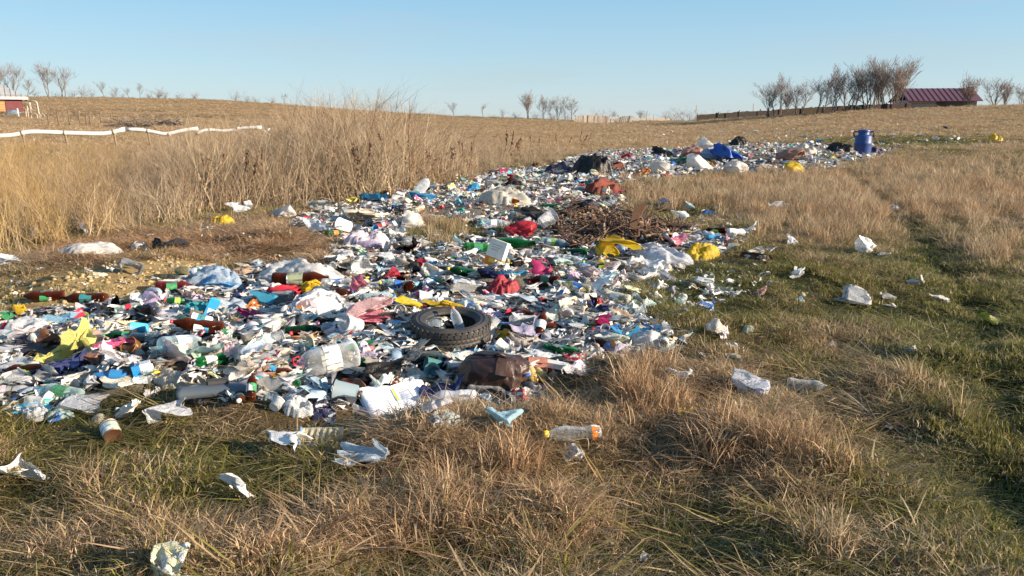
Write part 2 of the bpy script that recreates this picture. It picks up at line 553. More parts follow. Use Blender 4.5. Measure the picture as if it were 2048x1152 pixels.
class MB:
    """collects vertices and faces of one mesh"""
    def __init__(self):
        self.v, self.f = [], []
    def box(self, c, s, rz=0.0, rx=0.0, ry=0.0):
        k = len(self.v)
        R = Euler((rx, ry, rz)).to_matrix()
        for dx, dy, dz in ((-1, -1, -1), (1, -1, -1), (1, 1, -1), (-1, 1, -1), (-1, -1, 1), (1, -1, 1), (1, 1, 1), (-1, 1, 1)):
            p = R @ Vector((dx * s[0] / 2, dy * s[1] / 2, dz * s[2] / 2))
            self.v.append((c[0] + p.x, c[1] + p.y, c[2] + p.z))
        for q in ((0, 3, 2, 1), (4, 5, 6, 7), (0, 1, 5, 4), (1, 2, 6, 5), (2, 3, 7, 6), (3, 0, 4, 7)):
            self.f.append(tuple(k + i for i in q))
        return self
    def tube(self, pts, rad, sides=6, cap=True):
        pts = [Vector(p) for p in pts]
        if not hasattr(rad, '__len__'):
            rad = [rad] * len(pts)
        k0 = len(self.v)
        up = Vector((0.13, 0.21, 1)).normalized()
        for i, p in enumerate(pts):
            d = (pts[min(i + 1, len(pts) - 1)] - pts[max(i - 1, 0)])
            d = d.normalized() if d.length > 1e-9 else Vector((0, 0, 1))
            a = d.cross(up)
            if a.length < 1e-3:
                a = d.cross(Vector((1, 0, 0)))
            a.normalize()
            b_ = d.cross(a)
            for j in range(sides):
                t = 2 * math.pi * j / sides
                q = p + (a * math.cos(t) + b_ * math.sin(t)) * rad[i]
                self.v.append(tuple(q))
        for i in range(len(pts) - 1):
            for j in range(sides):
                a0 = k0 + i * sides + j
                a1 = k0 + i * sides + (j + 1) % sides
                self.f.append((a0, a1, a1 + sides, a0 + sides))
        if cap:
            self.f.append(tuple(k0 + j for j in range(sides))[::-1])
            self.f.append(tuple(k0 + (len(pts) - 1) * sides + j for j in range(sides)))
        return self
    def lathe(self, prof, sides=18, axis='z'):
        k0 = len(self.v)
        for r, z in prof:
            for j in range(sides):
                t = 2 * math.pi * j / sides
                a, b_ = r * math.cos(t), r * math.sin(t)
                self.v.append((a, b_, z) if axis == 'z' else (z, a, b_))
        for i in range(len(prof) - 1):
            for j in range(sides):
                a0 = k0 + i * sides + j
                a1 = k0 + i * sides + (j + 1) % sides
                self.f.append((a0, a1, a1 + sides, a0 + sides))
        return self
    def build(self, name, material, smooth=False):
        return mesh(name, self.v, self.f, smooth, material)

# ------------------------------------------------------------------ the ground sheet
NR, NA = 300, 560
rr = np.concatenate([[0.05, 0.5, 0.9], np.geomspace(1.3, 900, NR - 3)])
a_in = np.linspace(-R_(50), R_(50), NA - 60)
a_out = np.linspace(R_(50), R_(310), 62)[1:-1]
aa = np.concatenate([a_in, a_out])
RR, AA = np.meshgrid(rr, aa, indexing='ij')
GX, GY = RR * np.sin(AA), RR * np.cos(AA)
GZ = H(GX, GY)
nv = NR * NA
V = np.stack([GX.ravel(), GY.ravel(), GZ.ravel()], 1)
ii, jj = np.meshgrid(np.arange(NR - 1), np.arange(NA), indexing='ij')
j2 = (jj + 1) % NA
Q = np.stack([ii * NA + jj, ii * NA + j2, (ii + 1) * NA + j2, (ii + 1) * NA + jj], -1).reshape(-1, 4)
me = bpy.data.meshes.new('field')
me.vertices.add(nv)
me.vertices.foreach_set('co', V.ravel())
me.loops.add(Q.size)
me.loops.foreach_set('vertex_index', Q[:, ::-1].ravel())
me.polygons.add(len(Q))
me.polygons.foreach_set('loop_start', np.arange(len(Q)) * 4)
me.polygons.foreach_set('use_smooth', np.ones(len(Q), bool))
me.update()
me.validate()

def zones(x, y, z):
    """turf, clay, litter, hay, chips, weeds (0..1) of ground points"""
    px, py = project(x, y, z)
    front = np.asarray(y) > 0.5
    wob_x = px + 22 * perlin(x * 1.3, y * 1.3, 11)
    wob_y = py + 10 * perlin(x * 1.3, y * 1.3, 12)
    lit = (in_poly(wob_x, wob_y, LITTER) | in_poly(wob_x, wob_y, FARLIT)) & front
    cl = in_poly(wob_x, wob_y, CLAY) & front
    hay = in_poly(wob_x, wob_y, HAY) & front
    ch = in_poly(wob_x, wob_y, CHIPS) & front
    tf = in_poly(wob_x, wob_y, TUFTS) & front
    we = in_poly(wob_x, wob_y, WEEDS) & front
    return px, py, lit & ~tf, cl, hay, ch, we

def turfness(x, y, px, py):
    """0 dry straw .. 1 green turf"""
    r = np.hypot(x, y)
    g = 0.50 + 0.55 * perlin(x * 0.8, y * 0.8, 21) + 0.4 * perlin(x * 2.4, y * 2.4, 22)
    def blob(cx, cy, sx, sy, a):
        return a * np.exp(-(((px - cx) / sx) ** 2 + ((py - cy) / sy) ** 2))
    for b_ in [(1480, 590, 240, 70, .65), (150, 830, 260, 60, .6), (520, 740, 160, 40, .6), (1960, 800, 120, 300, .55), (1750, 650, 180, 120, .35), (1560, 330, 80, 16, .4),
               (1700, 285, 260, 16, .9), (1450, 460, 180, 50, .35), (1850, 600, 200, 120, .25), (1900, 282, 160, 16, .7), (560, 960, 300, 60, .25), (1100, 850, 120, 40, .2), (1300, 1060, 420, 70, .25), (880, 470, 60, 20, .3), (1420, 410, 120, 30, .25),
               (1280, 780, 200, 70, -.9), (1450, 900, 260, 70, -.6), (820, 850, 260, 40, -.7), (1620, 410, 150, 60, -1.0), (1900, 400, 220, 70, -.75), (1950, 520, 90, 60, -.5),
               (1300, 400, 120, 25, -.35), (850, 980, 160, 60, -.35), (150, 1080, 260, 60, -.25), (650, 1080, 200, 60, -.2)]:
        g = g + blob(*b_)
    pd = seg_dist(x, y, PATH)
    g = g + 0.5 * np.exp(-(pd / 0.3) ** 2) * (r < 32)
    g = np.where((py < 300) & (r > 25), g - 0.55, g)
    return np.clip(g, 0, 1)

px, py, zl, zc, zh, zch, zw = zones(V[:, 0], V[:, 1], V[:, 2])
rv = np.hypot(V[:, 0], V[:, 1])
zt = turfness(V[:, 0], V[:, 1], px, py)
frn = V[:, 1] > 0.5
zt = np.where(frn, zt, 0.4)
zone = np.ones((nv, 4), np.float32)
zone[:, 0] = zt * ~zh
zone[:, 1] = zc
zone[:, 2] = zl
farz = np.ones((nv, 4), np.float32)
band = np.clip(.55 + 1.1 * perlin(px * .004, py * .11, 31) + .5 * perlin(V[:, 0] * .08, V[:, 1] * .08, 32), 0, 1)
plough = band * sstep(207, 213, py + px * -.02 + 4) * (1 - sstep(236, 246, py)) * sstep(45, 60, rv) * (1 - sstep(480, 760, px)) * frn
track = (np.abs(py - (213.5 + px * .012)) < 1.1) | (np.abs(py - (222 + px * .01)) < .8)
plough = np.where(track & (perlin(px * .02, py * .1, 33) > -.1), 0, plough)
farz[:, 0] = np.clip(plough, 0, 1) * .9
farz[:, 1] = sstep(22, 34, rv) * (1 - zt)
farz[:, 2] = zch
for nm, arr in (('zone', zone), ('zone_far', farz)):
    at_ = me.color_attributes.new(nm, 'FLOAT_COLOR', 'POINT')
    at_.data.foreach_set('color', arr.ravel())
me.materials.append(M['ground'])
ground = add('ground', me)
tag(ground, 'rolling field of dry grass and green turf rising to the skyline', 'ground', kind='structure')

# ------------------------------------------------------------------ grass: tuft meshes scattered by geometry nodes
def float_attr(me, name, data):
    a = me.attributes.new(name, 'FLOAT', 'POINT')
    a.data.foreach_set('value', np.asarray(data, np.float32))

def tuft_mesh(name, seed, nb, rad, hmin, hmax, lmin, lmax, width, material, flat=False):
    g = np.random.default_rng(seed)
    vs, fs, bv, bw = [], [], [], []
    for _ in range(nb):
        a, r0 = g.uniform(0, 2 * np.pi), rad * math.sqrt(g.uniform())
        bx, by = r0 * math.cos(a), r0 * math.sin(a)
        la = g.uniform(0, 2 * np.pi) if g.uniform() < .6 else a + g.normal(0, .5)
        h = g.uniform(hmin, hmax)
        lean = g.uniform(lmin, lmax)
        ca, sa = math.cos(la), math.sin(la)
        wa = g.uniform(0, np.pi)
        wv_ = width * (.5 + 1.5 * g.uniform() ** 2)
        wx, wy = math.cos(wa) * wv_ * .5, math.sin(wa) * wv_ * .5
        val, val2 = g.uniform(), g.uniform()
        k = len(vs)
        bend = g.uniform(0.2, 1.0) * lean
        for s in (0, .38, .72, 1.0):
            th = lean * (0.35 + 0.0) * s + bend * s * s * .9
            if flat:
                z = h * (0.06 + .22 * math.sin(s * 3.0) * g.uniform(.3, 1)) * s + .005
                d = h * s
            else:
                z = h * s * math.cos(min(th, 1.5))
                d = h * s * math.sin(min(th, 1.5))
            x, y = bx + ca * d, by + sa * d
            ww = (1.0, .85, .55, 0.0)[(0, .38, .72, 1.0).index(s)]
            if s < 1:
                vs += [(x - wx * ww, y - wy * ww, z), (x + wx * ww, y + wy * ww, z)]
                bv += [val, val]
                bw += [val2, val2]
            else:
                vs.append((x, y, z))
                bv.append(val)
                bw.append(val2)
        fs += [(k, k + 1, k + 3, k + 2), (k + 2, k + 3, k + 5, k + 4), (k + 4, k + 5, k + 6)]
    me = mesh(name, vs, fs, True, material)
    float_attr(me, 'bv', bv)
    float_attr(me, 'bw', bw)
    return me

def proto_collection(name, meshes):
    c = bpy.data.collections.new(name)
    for i, me in enumerate(meshes):
        o = bpy.data.objects.new('%s_%02d' % (name, i), me)
        c.objects.link(o)
    return c

def scatter(name, coll, pts, rots, scls, kinds, tint, warm, label, cat):
    me = bpy.data.meshes.new(name)
    me.vertices.add(len(pts))
    me.vertices.foreach_set('co', np.asarray(pts, np.float32).ravel())
    for nm, tp, arr, key in (('rot', 'FLOAT_VECTOR', rots, 'vector'), ('scl', 'FLOAT_VECTOR', scls, 'vector'), ('knd', 'INT', kinds, 'value'), ('tint', 'FLOAT', tint, 'value'), ('warm', 'FLOAT', warm, 'value')):
        a = me.attributes.new(nm, tp, 'POINT')
        a.data.foreach_set(key, np.asarray(arr, np.int32 if tp == 'INT' else np.float32).ravel())
    o = add(name, me)
    ng = bpy.data.node_groups.new(name + '_scatter', 'GeometryNodeTree')
    ng.interface.new_socket('Geometry', in_out='INPUT', socket_type='NodeSocketGeometry')
    ng.interface.new_socket('Geometry', in_out='OUTPUT', socket_type='NodeSocketGeometry')
    N, L = ng.nodes, ng.links
    gi, go = N.new('NodeGroupInput'), N.new('NodeGroupOutput')
    ci = N.new('GeometryNodeCollectionInfo')
    ci.inputs['Collection'].default_value = coll
    ci.inputs['Separate Children'].default_value = True
    ci.inputs['Reset Children'].default_value = True
    ip = N.new('GeometryNodeInstanceOnPoints')
    ip.inputs['Pick Instance'].default_value = True
    def na(nm, tp):
        q = N.new('GeometryNodeInputNamedAttribute')
        q.data_type = tp
        q.inputs['Name'].default_value = nm
        return q.outputs['Attribute']
    L.new(gi.outputs[0], ip.inputs['Points'])
    L.new(ci.outputs[0], ip.inputs['Instance'])
    L.new(na('knd', 'INT'), ip.inputs['Instance Index'])
    L.new(na('rot', 'FLOAT_VECTOR'), ip.inputs['Rotation'])
    L.new(na('scl', 'FLOAT_VECTOR'), ip.inputs['Scale'])
    L.new(ip.outputs[0], go.inputs[0])
    md = o.modifiers.new('scatter', 'NODES')
    md.node_group = ng
    tag(o, label, cat, kind='stuff')
    return o

protos = []
for k in range(4):   # 0-3 short turf
    protos.append(tuft_mesh('turf', 100 + k, 46, .085, .02, .06, .3, 1.4, .0042, M['grass']))
for k in range(4):   # 4-7 ragged straw
    protos.append(tuft_mesh('straw', 200 + k, 42, .08, .04, .12, .5, 1.8, .0036, M['grass']))
for k in range(4):   # 8-11 tall upright straw
    protos.append(tuft_mesh('tall_straw', 300 + k, 60, .085, .12, .28, .15, .8, .0034, M['grass']))
for k in range(3):   # 12-14 fallen straw
    protos.append(tuft_mesh('thatch', 400 + k, 34, .1, .10, .26, .5, 1.0, .004, M['grass'], flat=True))
GRASS = proto_collection('grass_tuft', protos)

# ------------------------------------------------------------------ dry weeds
def stalk(mb, vals, g, p0, d0, length, r0, depth, v, droop=0.0, nseg=5):
    pts, rad = [Vector(p0)], [r0]
    d = Vector(d0).normalized()
    for i in range(nseg):
        d = (d + Vector((g.normal(0, .11), g.normal(0, .11), g.normal(0, .06) - droop * (i / nseg)))).normalized()
        pts.append(pts[-1] + d * length / nseg)
        rad.append(r0 * (1 - .75 * (i + 1) / nseg))
    k = len(mb.v)
    mb.tube(pts, rad, 3, cap=False)
    vals += [v] * (len(mb.v) - k)
    if depth > 0:
        for _ in range(g.integers(3, 6) if depth > 1 else g.integers(2, 5)):
            i = g.integers(1 if depth == 1 else 2, len(pts) - 1)
            dd = (pts[i + 1] - pts[i]).normalized()
            a = g.uniform(0, 6.283)
            s = Vector((math.cos(a), math.sin(a), g.uniform(-.1, .5)))
            stalk(mb, vals, g, pts[i], dd * .8 + s * g.uniform(.5, 1.0), length * g.uniform(.25, .5), rad[i] * .65, depth - 1, float(np.clip(v + g.normal(0, .15), 0, 1)), droop, 3)
    return pts

def weed_mesh(name, seed, nst, hmin, hmax, spread, r0, depth, droop=0.05, lean=.22):
    g = np.random.default_rng(seed)
    mb, vals = MB(), []
    for _ in range(nst):
        a, q = g.uniform(0, 6.283), spread * math.sqrt(g.uniform())
        la = g.uniform(0, 6.283)
        ln = abs(g.normal(0, lean))
        stalk(mb, vals, g, (q * math.cos(a), q * math.sin(a), -.02), (math.cos(la) * ln, math.sin(la) * ln, 1), g.uniform(hmin, hmax), r0 * g.uniform(.7, 1.2), depth, g.uniform(), droop)
    me = mesh(name, mb.v, mb.f, True, M['weed'])
    float_attr(me, 'bv', vals)
    float_attr(me, 'bw', [0.0] * len(vals))
    return me

wp = []
for k in range(4):  # 0-3 tall branching stalks
    wp.append(weed_mesh('weed', 500 + k, 6, .85, 1.45, .18, .0062, 2))
for k in range(4):  # 4-7 tangled lower growth
    wp.append(weed_mesh('weed', 520 + k, 14, .3, .8, .28, .0052, 1, .3, .7))
for k in range(3):  # 8-10 fine feathery dry stems
    wp.append(weed_mesh('weed', 540 + k, 18, .5, 1.05, .25, .0042, 1, .1, .35))
WEEDP = proto_collection('weed_plant', wp)
cnt = 17000
r = np.sqrt(rng.uniform(8.5 ** 2, 34 ** 2, cnt))
a = rng.uniform(-R_(48), R_(8), cnt)
x, y = r * np.sin(a), r * np.cos(a)
z = H(x, y)
px, py, zl, zc, zh, zch, zw = zones(x, y, z)
dens = np.where(px < 330, .45, .9) * np.where(r > 20, .35, 1.0) * np.clip(.75 + .9 * perlin(x * .6, y * .6, 61), .1, 1)
keep = zw & (rng.uniform(size=cnt) < dens)
u = rng.uniform(size=cnt)
k4 = rng.integers(0, 4, cnt)
kn = np.where(px < 330, np.where(u < .72, 8 + k4 % 3, np.where(u < .85, k4, 4 + k4)), np.where(u < .40, k4, np.where(u < .85, 4 + k4, 8 + k4 % 3)))
hs_ = np.interp(px, [-200, 0, 250, 380, 520, 720, 860, 960, 1100, 1200], [.95, .95, .75, 1.0, 1.12, 1.5, 1.3, .9, .65, .4]) * rng.uniform(.7, 1.15, cnt)
hs_ *= np.where(r > 22, .6, 1)
sc = np.stack([hs_, hs_, hs_], 1) * np.where(kn >= 8, .95, 1.0)[:, None]
wide = 1 + np.clip(r - 12, 0, 20) / 25
sc[:, 0] *= wide
sc[:, 1] *= wide
ro = np.stack([rng.normal(0, .1, cnt), rng.normal(0, .1, cnt), rng.uniform(0, 6.28, cnt)], 1)
tint = np.interp(px, [-200, 200, 380, 1000], [1.3, 1.0, .2, .35]) + rng.normal(0, .22, cnt)
warm = np.clip(rng.normal(.25, .25, cnt), 0, 1)
print('weeds', keep.sum())
scatter('dry_weeds', WEEDP, np.stack([x, y, z], 1)[keep], ro[keep], sc[keep], kn[keep], tint[keep], warm[keep], 'thicket of tall dry weeds and pale dead stalks behind the rubbish', 'weeds')

# single plants that stand out of the thicket
def solo_mat(name, col):
    m, n, l, out = mat(name)
    tc = n.new('ShaderNodeTexCoord')
    nz = nd(n, 'ShaderNodeTexNoise', Scale=9.0, Detail=3.0)
    l.new(tc.outputs['Object'], nz.inputs['Vector'])
    rp = ramp(n, [(.3, tuple(c * .6 for c in col)), (.7, col)])
    l.new(nz.outputs['Fac'], rp.inputs[0])
    p = nd(n, 'ShaderNodeBsdfPrincipled', Roughness=.8)
    l.new(rp.outputs[0], p.inputs['Base Color'])
    l.new(p.outputs[0], out.inputs[0])
    return m
M['stem'] = solo_mat('dry_stem', (.44, .33, .19))
M['pale_stem'] = solo_mat('pale_dry_stem', (.52, .40, .24))
M['seed'] = solo_mat('seed_head', (.13, .05, .022))
M['bark'] = solo_mat('grey_bark', (.15, .12, .10))
M['twig'] = solo_mat('twigs', (.29, .25, .23))
M['twig_red'] = solo_mat('reddish_twigs', (.31, .23, .19))

def dock(seed):
    g = np.random.default_rng(seed)
    st, sh = MB(), MB()
    for s in range(g.integers(2, 5)):
        la, ln = g.uniform(0, 6.28), g.uniform(.05, .5)
        pts = [Vector((g.normal(0, .03), g.normal(0, .03), -.03))]
        d = Vector((math.cos(la) * ln, math.sin(la) * ln, 1)).normalized()
        hgt = g.uniform(.75, 1.15)
        for i in range(6):
            d = (d + Vector((g.normal(0, .06), g.normal(0, .06), 0))).normalized()
            pts.append(pts[-1] + d * hgt / 6)
        st.tube(pts, [.006 - .0006 * i for i in range(7)], 4)
        for i in range(26):
            t = g.uniform(.72, 1.0) * 6 if g.uniform() < .75 else g.uniform(.45, .72) * 6
            i0 = min(int(t), 5)
            p = pts[i0].lerp(pts[i0 + 1], t - i0) + Vector(g.normal(0, .012, 3))
            q = g.uniform(.010, .024)
            k = len(sh.v)
            for w in ((1, 0, 0), (-.5, .87, 0), (-.5, -.87, 0), (0, 0, 1.3), (0, 0, -1.3)):
                sh.v.append(tuple(p + Vector(w) * q * g.uniform(.7, 1.3)))
            for t3 in ((0, 1, 3), (1, 2, 3), (2, 0, 3), (1, 0, 4), (2, 1, 4), (0, 2, 4)):
                sh.f.append(tuple(k + w for w in t3))
    return st.build('dock_stem', M['stem'], True), sh.build('dock_seed', M['seed'])
docks = [dock(600 + k) for k in range(5)]
for i, (px_, py_, s) in enumerate([(455, 420, .95), (478, 415, 1.0), (498, 412, .95), (520, 408, .9), (735, 392, 1.15), (745, 398, 1.05), (800, 380, 1.2), (820, 372, 1.1), (640, 402, 1.0), (905, 362, 1.0), (925, 360, .9), (870, 372, .85),
                                   (1005, 338, 1.1), (1018, 340, 1.1), (1040, 336, .95), (1060, 332, .9), (1120, 322, .9), (1150, 316, 1.0), (1165, 316, .85), (930, 350, 1.1), (590, 408, .8), (840, 385, .8)]):
    x, y, z, mp = at(px_, py_)
    st, sh = docks[i % 5]
    o = add('dock_plant', None, loc=(x, y, z), rot=(0, 0, rnd.uniform(0, 6.28)), scl=s)
    tag(o, 'dead dock stalk with dark brown seed heads at the edge of the weed thicket', 'weed', 'dock stalks along the weed edge')
    add('stem', st, o)
    add('seed_head', sh, o)['kind'] = 'stuff'
for px_, py_, s, lab in [(395, 430, 1.45, 'tall pale bleached weed stalk leaning above the weeds near the yellow bag'), (425, 425, 1.6, 'tallest pale bare weed rising over the white pipe'), (785, 395, 1.6, 'tall pale forked weed standing above the seed heads'), (700, 400, 1.3, 'pale dry bushy weed among brown stalks behind the blue sheet'), (820, 380, 1.4, 'pale many branched weed in front of the far hill slope'), (610, 405, 1.3, 'slender pale weed in the middle of the thicket')]:
    x, y, z, mp = at(px_, py_)
    g = np.random.default_rng(int(px_))
    mb, vals = MB(), []
    for _ in range(4):
        stalk(mb, vals, g, (g.normal(0, .05), g.normal(0, .05), -.02), (g.normal(0, .14), g.normal(0, .14), 1), 1.05 * g.uniform(.75, 1.1), .005, 2, .5, 0, 6)
    o = add('bleached_weed', mb.build('bleached_weed', M['pale_stem'], True), loc=(x, y, z), scl=s)
    tag(o, lab, 'weed')

# ------------------------------------------------------------------ trees and bushes on the skyline
def tree_mesh(seed, height, multi, spread, rough, nbr=(4, 7), depth=3, bush=False):
    g = np.random.default_rng(seed)
    tr, cr = MB(), MB()
    def branch(p, d, ln, r0, dep, target):
        pts, rad = [Vector(p)], [r0]
        d = Vector(d).normalized()
        ns = 5 if dep >= 2 else 3
        for i in range(ns):
            d = (d + Vector(g.normal(0, rough, 3)) + Vector((0, 0, .09))).normalized()
            pts.append(pts[-1] + d * ln / ns)
            rad.append(max(r0 * (1 - .6 * (i + 1) / ns), .0092 * height / 5))
        target.tube(pts, rad, 5 if target is tr else 3, cap=False)
        if dep > 0:
            for _ in range(g.integers(*nbr)):
                i = int(g.integers(2 if dep == depth and not bush else 1, ns + 1))
                dd = (pts[i] - pts[i - 1]).normalized()
                a = g.uniform(0, 6.283)
                s = Vector((math.cos(a), math.sin(a), g.uniform(-.05, .5)))
                branch(pts[i], dd * .75 + s * spread * g.uniform(.5, 1.1), ln * g.uniform(.42, .68), rad[i] * .62, dep - 1, cr)
    for q in range(multi):
        la = g.uniform(0, 6.283)
        ln = g.uniform(.05, .3) if multi > 1 else .05
        if bush:
            ln = g.uniform(.2, .9)
        branch((g.normal(0, .08 * multi ** .5), g.normal(0, .08 * multi ** .5), -.15), (math.cos(la) * ln, math.sin(la) * ln, 1), height * g.uniform(.5, .62), .017 * height / multi ** .3, depth, tr)
    return tr, cr
TREES = []
for k, (mu, sprd, ro_, red) in enumerate([(1, .75, .09, 0), (2, .65, .10, 0), (3, .6, .11, 0), (1, .95, .12, 0), (5, .5, .09, 1)]):
    tr, cr = tree_mesh(700 + k, 5.0, mu, sprd, ro_, (5, 9) if mu < 3 else (4, 7), 3)
    TREES.append((tr.build('trunk', M['bark'], True), cr.build('crown', M['twig_red'] if red else M['twig'], True)))
BUSHES = []
for k in range(3):
    tr, cr = tree_mesh(740 + k, 2.2, 9, .9, .16, (4, 7), 2, True)
    BUSHES.append((tr.build('bush_stem', M['bark'], True), cr.build('bush_twig', M['twig_red'] if k != 1 else M['twig'], True)))

def plant_tree(kind, px_, dist, hpx, label, group=None, widen=1.0):
    x, y, z, mp = at_dist(px_, dist)
    lst = TREES if kind < 10 else BUSHES
    st, cr = lst[kind % 10]
    base = np.quantile([v.co.z for v in cr.vertices], .98)
    s = 1.08 * hpx * mp / base
    o = add('bare_tree' if kind < 10 else 'bare_bush', None, loc=(x, y, z), rot=(0, 0, rnd.uniform(0, 6.28)), scl=(s * widen * rnd.uniform(1.0, 1.35), s * widen * rnd.uniform(1.0, 1.35), s * rnd.uniform(.88, 1.1)))
    if group:
        label = ('single stemmed', 'twin stemmed', 'three stemmed', 'forked', 'many stemmed')[kind] + ' ' + label if kind < 10 else ('sparse', 'dense', 'spiky')[kind - 10] + ' ' + label
    tag(o, label, 'tree' if kind < 10 else 'bush', group)
    add('trunk' if kind < 10 else 'stems', st, o)
    add('crown', cr, o)
    return o

hl = 'small bare tree in the broken row along the hilltop', 'bare trees along the hilltop'
plant_tree(0, 12, 104, 74, 'bare tree rising behind the grey roof of the house')
plant_tree(2, 32, 108, 64, 'broad bare tree just past the eave of the house')
plant_tree(3, 60, 120, 36, 'thin bare tree between the house and the pair of hilltop trees')
plant_tree(1, 100, 128, 56, 'bare fan shaped tree, shorter of the pair on the hilltop')
plant_tree(2, 132, 128, 58, 'bare fan shaped tree, taller of the pair on the hilltop')
for q in (78, 118, 150, 190, 232, 250, 300, 336, 362, 392, 498, 545):
    plant_tree(10 + q % 3, q, 130, rnd.uniform(9, 16), 'low bare scrub bush on the hill skyline', 'low scrub on the hill skyline', 1.1)
plant_tree(10, 172, 130, 20, 'rounded reddish bush beside the pair of hilltop trees')
for q, h_ in ((213, 26), (238, 18), (262, 18), (284, 24)):
    plant_tree(3, q, 130, h_, *hl)
plant_tree(12, 318, 130, 19, 'widest reddish thicket on the hilltop skyline', None, 1.5)
plant_tree(11, 476, 130, 20, 'dark rounded bush alone on the sloping skyline')
plant_tree(11, 512, 130, 12, 'low dark bush next to the rounded skyline bush', None, 1.4)
plant_tree(0, 572, 128, 22, 'slim little tree where the hill begins to fall')
plant_tree(11, 757, 120, 26, 'bare bush in the dip of the hill above the seed heads', None, .8)
plant_tree(3, 908, 110, 28, 'lone forked bare tree on the lowest part of the skyline')
plant_tree(0, 967, 108, 24, 'lone small upright tree near the dip in the skyline')
plant_tree(10, 1004, 106, 20, 'thin scrub beside the lone small trees', None, .6)
plant_tree(4, 1056, 104, 42, 'reddish bare tree beside the pale board fence')
for q, w_, h_ in ((1030, 1.3, 12), (1072, 1.4, 14), (1104, 1.5, 13), (1132, 1.4, 15), (1160, 1.2, 12), (985, 1.2, 9), (935, 1.2, 8), (860, 1.2, 9)):
    plant_tree(10 + q % 3, q, 103, h_, 'low grey scrub along the dip of the skyline', 'low scrub along the dip', w_)
for q, h_, k in ((1088, 40, 1), (1103, 34, 3), (1116, 44, 2), (1130, 36, 0), (1143, 42, 3)):
    plant_tree(k, q, 101, h_, 'bare spreading tree in the clump next to the pale board fence', 'clump by the pale board fence')
plant_tree(11, 1206, 106, 26, 'round dense bush behind the pale board fence')
plant_tree(3, 1226, 108, 24, 'thin tree beside the round bush behind the pale fence')
plant_tree(2, 1283, 108, 28, 'wide low tree behind the leaning white boards')
plant_tree(10, 1252, 106, 14, 'small scrub between the round bush and the wide low tree')
for q, w_, h_ in ((1345, 1.5, 24), (1382, 1.6, 26), (1442, 1.6, 24)):
    plant_tree(12, q, 98, h_, 'dense reddish hedge bush between pale boards and the dark fence', 'hedge bushes', w_)
for q, k, d_, h_ in ((1536, 2, 80, 58), (1548, 3, 82, 66), (1562, 1, 83, 68), (1575, 4, 84, 52), (1590, 2, 82, 60), (1604, 3, 84, 58)):
    plant_tree(k, q, d_, h_, 'bare acacia in the first clump at the low end of the dark fence', 'first acacia clump')
for q, k, d_, h_ in ((1632, 0, 80, 66), (1645, 3, 82, 62)):
    plant_tree(k, q, d_, h_, 'slender acacia in the gap between the fence side clumps', 'slender acacias')
for q, k, d_, h_ in ((1664, 3, 80, 70), (1672, 1, 79, 76), (1690, 2, 82, 78), (1700, 0, 81, 64), (1708, 3, 80, 72)):
    plant_tree(k, q, d_, h_, 'bare acacia in the middle clump along the dark fence', 'middle acacia clump')
for q, k, d_, h_ in ((1728, 3, 80, 74), (1736, 2, 79, 82), (1746, 1, 81, 86), (1756, 4, 81, 74), (1766, 0, 80, 84), (1774, 2, 80, 88), (1786, 4, 79, 86), (1796, 1, 82, 88)):
    plant_tree(k, q, d_, h_, 'tall bare acacia in the dense clump beside the maroon roofed shed', 'tall acacia clump')
for q, k, d_, h_ in ((1936, 4, 82, 60), (1985, 2, 84, 62), (2008, 4, 83, 54), (2040, 1, 84, 50)):
    plant_tree(k, q, d_, h_, 'reddish bare tree past the far end of the maroon roofed shed', 'trees past the shed')

# ------------------------------------------------------------------ house, shed, fences, pipe
def pz(px_, py_, dist):
    """world point seen at a picture place at a given ground distance"""
    d = pix_dir(px_, py_)
    k = dist / math.hypot(d[0], d[1])
    return Vector((d[0] * k, d[1] * k, CZ + d[2] * k))

def part(mb, name, key, parent, colour, smooth=False):
    return add(name, mb.build(name, M[key], smooth), parent, colour=colour)

# house: local x along the front wall (to the right), local y away from the camera
HD = 84.0
corner = pz(49, 236, HD)
eave_z = pz(40, 197, HD).z
hx, hy = corner.x, corner.y
hz = Hs(hx - 3, hy)
wallh = eave_z - hz
house = add('house', None, loc=(hx, hy, hz), rot=(0, 0, R_(33)))
tag(house, 'low house with grey hipped roof and orange brick and burgundy walls', 'house')
HW, HDp = 11.0, 7.0
part(MB().box((-.65, HDp / 2, wallh / 2), (1.3, HDp, wallh + .6)), 'burgundy_wall', 'paint', house, (.14, .03, .035))
part(MB().box((-1.3 - (HW - 1.3) / 2, HDp / 2 + .03, wallh / 2), (HW - 1.3, HDp - .06, wallh + .6)), 'brick_wall', 'paint', house, (.50, .25, .09))
courses = MB()
for q in range(9):
    courses.box((-1.32 - (HW - 1.34) / 2, .012, .2 + q * .22), (HW - 1.36, .05, .02))
part(courses, 'mortar_courses', 'paint', house, (.55, .40, .25))
win = add('window', MB().box((-2.75, .0, wallh * .55), (.75, .05, 1.05)).build('glass', M['hard'], False), house, colour=(.06, .08, .09))
fr = MB()
for dx, dz, sx, sz in ((-.4, 0, .09, 1.2), (.4, 0, .09, 1.2), (0, .56, .71, .09), (0, -.56, .71, .09), (0, 0, .06, 1.03)):
    fr.box((-2.75 + dx, -.03, wallh * .55 + dz), (sx, .08, sz))
add('frame', fr.build('window_frame', M['paint'], False), win, colour=(.75, .72, .66))
part(MB().box((-HW / 2 + .1, -.32, wallh + .02), (HW + .7, .06, .22)).box((.44, HDp / 2, wallh + .02), (.06, HDp + .6, .22)), 'fascia', 'paint', house, (.62, .58, .5))
rf = MB()
x0, x1, y0, y1, zr, zt_ = -HW - .4, .46, -.34, HDp + .34, wallh + .1, wallh + 2.05
rf.v += [(x0, y0, zr), (x1, y0, zr), (x1, y1, zr), (x0, y1, zr), (x0 + 3.2, (y0 + y1) / 2, zt_), (x1 - 3.2, (y0 + y1) / 2, zt_)]
